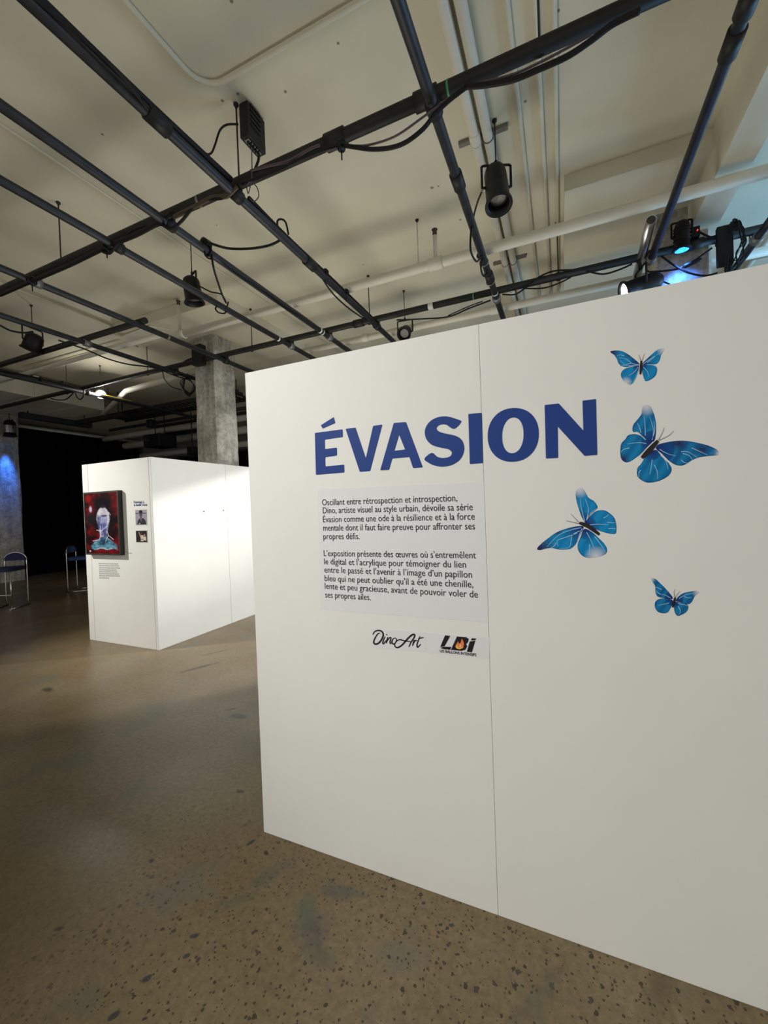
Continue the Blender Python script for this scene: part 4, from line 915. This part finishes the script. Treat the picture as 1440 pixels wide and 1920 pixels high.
# ------------------------------------------------------------------ far left: duct, ladder, projector, drape
DX1 = -9.60; DX0 = -10.95; dz0 = 4.15
DU = thing('air_duct', (DX1, 6.13, dz0), 'wide pale rectangular air duct under the ceiling at the far left', 'air duct')
MB().box((DX0, 4.86, dz0), (DX1, 6.13, 4.56)).build('duct_section', M['duct'], DU, bevel=.004)
MB().box((DX0, 1.5, dz0), (DX1, 4.76, 4.56)).build('duct_section', M['duct'], DU, bevel=.004)
MB().box((DX0-.02, 4.76, dz0-.02), (DX1+.02, 4.86, 4.58)).build('flange', M['duct'], DU)
for yy in (5.6,): MB().box((DX0-.004, yy, dz0-.004), (DX1+.004, yy+.02, 4.564)).build('duct_seam', M['duct'], DU)
for yy in (3.2, 5.3): MB().box((DX0, yy, 4.55), (DX1, yy+.03, ZC)).build('duct_hanger', M['galv'], DU)
def ladder(x0, x1, y0, w, z, label):
    t = thing('cable_ladder', (x0, y0, z), label, 'cable ladder', 'cable ladders')
    for yy in (y0, y0+w): MB().box((x0, yy-.02, z), (x1, yy+.02, z+.09)).build('side_rail', M['grime'], t)
    n = int((x1-x0)/.16)
    for k in range(n): MB().box((x0+.08+k*.16, y0, z+.02), (x0+.12+k*.16, y0+w, z+.05)).build('rung', M['grime'], t)
    for xx in (x0+.3, x1-.3): MB().tube([(xx, y0+w/2, z+.03), (xx, y0+w/2, ZC)], .01, 6).build('hanger', M['rod'], t)
ladder(-10.6, -6.2, 6.75, .55, 4.20, 'dark cable ladder with many rungs left of the middle column')
ladder(-12.2, -8.9, 9.05, .5, 4.22, 'second dark cable ladder farther back by the black curtain')
o = tag(MB().box((-11.15, 5.2, 4.0), (-11.0, 6.7, 4.12)).box((-11.0, 6.30, 4.02), (-9.3, 6.40, 4.12)).build('steel_channel', M['grime'], origin=(-11, 6, 4)), 'dark steel channel frame below the end of the duct', 'channel')
for xx, yy in ((-11.07, 5.35), (-11.07, 6.55), (-9.45, 6.35)): MB().tube([(xx, yy, 4.11), (xx, yy, ZC)], .012, 6).build('hanger', M['grime'], o)
PRO = thing('projector', oz(283, 838, 3.75), 'large black projector housing hanging at the back near the curtain', 'projector')
p = oy(283, 824, 8.2)
MB().box((p.x-.33, 8.2, p.z-.20), (p.x+.33, 8.8, p.z+.16)).build('housing', M['black'], PRO, bevel=.02)
MB().lathe([(0, .09), (.05, .09), (.05, .07), (.02, .06)], (p.x-.12, 8.2, p.z), (0, -1, 0), 18, True).build('projector_lens', M['grime'], PRO)
for dx_ in (-.2, .2): MB().tube([(p.x+dx_, 8.5, p.z+.16), (p.x+dx_, 8.5, ZC)], .012, 8).build('hanger', M['grime'], PRO)
p = oy(286, 795, 7.27); t = thing('stage_lamp', p, 'small black lamp on the far cross pipe above the projector', 'stage lamp')
MB().box((p.x-.08, 7.15, p.z-.10), (p.x+.08, 7.33, p.z+.10)).build('lamp_housing', M['black'], t, bevel=.02)
MB().tube([(p.x, 7.27, p.z+.1), (p.x, 7.27, ZX+.05)], .012, 8).build('mounting_clamp', M['grime'], t)
p = oy(361, 845, 8.6); t = thing('speaker', p, 'small black speaker hanging low beside the middle column', 'speaker')
MB().box((p.x-.11, 8.5, p.z-.11), (p.x+.12, 8.7, p.z+.11)).build('cabinet', M['black'], t, bevel=.015)
MB().tube([(p.x, 8.6, p.z+.11), (p.x, 8.6, ZC)], .014, 8).build('hanger', M['grime'], t)
# pale ducts and pipes at the back
for (yy, z, r, lab) in ((8.9, 4.3, .09, 'pale round pipe at the back behind the cable ladder'), (9.6, 4.15, .12, 'farthest pale round pipe near the back wall'), (10.2, 3.85, .10, 'lowest pale round pipe on the back wall')):
    pale_pipe('ceiling_pipe', [(-14, yy, z), (-3, yy, z)], r, lab, 'pipe', 'pale pipes at the back')
# curtain: one pleated drape on a rail
cv = []; cf = []; n = 260
for i in range(n+1):
    y = 1.0+9.6*i/n; xo = -14.72+.05*math.sin(i*.9)+.02*math.sin(i*.37+1)
    for z in (0.01, 1.5, 3.0, 4.46): cv.append((xo, y, z))
for i in range(n):
    for k in range(3): cf.append((i*4+k, (i+1)*4+k, (i+1)*4+k+1, i*4+k+1))
CU = thing('stage_curtain', (-14.72, 5, 0), 'full-height black curtain covering the far left side of the hall', 'curtain')
c_ = MB(); c_.add(cv, cf, True); c_.build('drape', M['curtain'], CU, fix=False)
MB().box((-14.76, 1.0, 4.46), (-14.66, 10.6, 4.52)).build('curtain_rail', M['pale'], CU)
cv = []; cf = []; n = 200
for i in range(n+1):
    x = -14.6+7.6*i/n; yo = 10.62+.05*math.sin(i*.95)
    for z in (.01, 1.6, 3.7): cv.append((x, yo, z))
for i in range(n):
    for k in range(2): cf.append((i*3+k, (i+1)*3+k, (i+1)*3+k+1, i*3+k+1))
CU2 = thing('stage_curtain', (-11, 10.62, 0), 'black curtain across the back, meeting the side curtain in the dark corner', 'curtain')
c_ = MB(); c_.add(cv, cf, True); c_.build('drape', M['curtain'], CU2, fix=False)
MB().box((-14.6, 10.58, 3.7), (-7.0, 10.66, 3.76)).build('curtain_rail', M['grime'], CU2)
o = pale_pipe('curtain_track', [(-14.2, 5.8, 4.38), (-14.2, 10.4, 4.38)], .03, 'pale curtain track tube in front of the curtain top', 'rail')

# ------------------------------------------------------------------ bar chairs
def bar_chair(loc, rz, label, cloth, wdt=.42):
    t = thing('bar_chair', loc, label, 'bar chair', 'bar chairs by the black curtain'); t.rotation_euler = (0, 0, rz)
    def part(mb, name, mat, bevel=0.):
        o = mb.build(name, mat, None, origin=(0, 0, 0), bevel=bevel); o.parent = t; return o
    w = wdt/2; r = .0125
    # local: +x is the way the chair faces
    for s in (-1, 1):
        part(MB().tube(smooth([(-.20, s*w, .013), (-.20, s*w, .5), (-.20, s*w, .95)], 4), r, 10), 'rear_leg', M['chrome'])
        part(MB().tube([(.20, s*w, .013), (.20, s*w, .72)], r, 10), 'front_leg', M['chrome'])
        part(MB().tube([(-.24, s*w, .013), (.24, s*w, .013)], r, 10), 'foot_rail', M['chrome'])
    arch = [(-.20, -w, .93)]+[(-.20, -w*math.cos(a), .93+.13*math.sin(a)) for a in [math.pi*k/14 for k in range(1, 14)]]+[(-.20, w, .93)]
    part(MB().tube(arch, r, 10), 'back_hoop', M['chrome'])
    pl = [(y*.93, z) for _, y, z in [(0, -w, .90)]+[(0, a[1], a[2]-.008) for a in arch[1:-1]]+[(0, w, .90)]]
    part(MB().plate(pl, (), lambda u, v, d: Vector((-.215+d, u, v)), .035), 'backrest', cloth, .006)
    sq = [(.24*math.copysign(abs(math.cos(a))**.5, math.cos(a)), w*1.02*math.copysign(abs(math.sin(a))**.5, math.sin(a))) for a in [2*math.pi*k/32 for k in range(32)]]
    part(MB().plate(sq, (), lambda u, v, d: Vector((u, v, .725+d)), .065), 'seat', cloth, .015)
    part(MB().tube([(.20, -w, .28), (.20, w, .28)], r*.9, 8), 'footrest', M['chrome'])
    return t
v = oz(33, 1135, 0)
bar_chair((-9.94, 4.345, 0), math.radians(-62), 'chrome bar chair with arched navy back before the blue-lit column', M['navy'], .41)
bar_chair((-10.415, 5.95, 0), math.radians(36), 'chrome bar chair with blue back beside the far display box', M['bluecloth'], .42)
ST = thing('low_step', (-9.95, 4.0, 0), 'low white and black edge on the floor at the far left', 'step')
MB().box((-10.6, 3.75, .0), (-9.80, 4.07, .05)).build('lower_tread', M['white'], ST, bevel=.004)
MB().box((-10.6, 3.76, .05), (-9.81, 4.06, .085)).build('dark_band', M['black'], ST)
MB().box((-10.6, 3.75, .085), (-9.80, 4.07, .135)).build('upper_tread', M['white'], ST, bevel=.004)
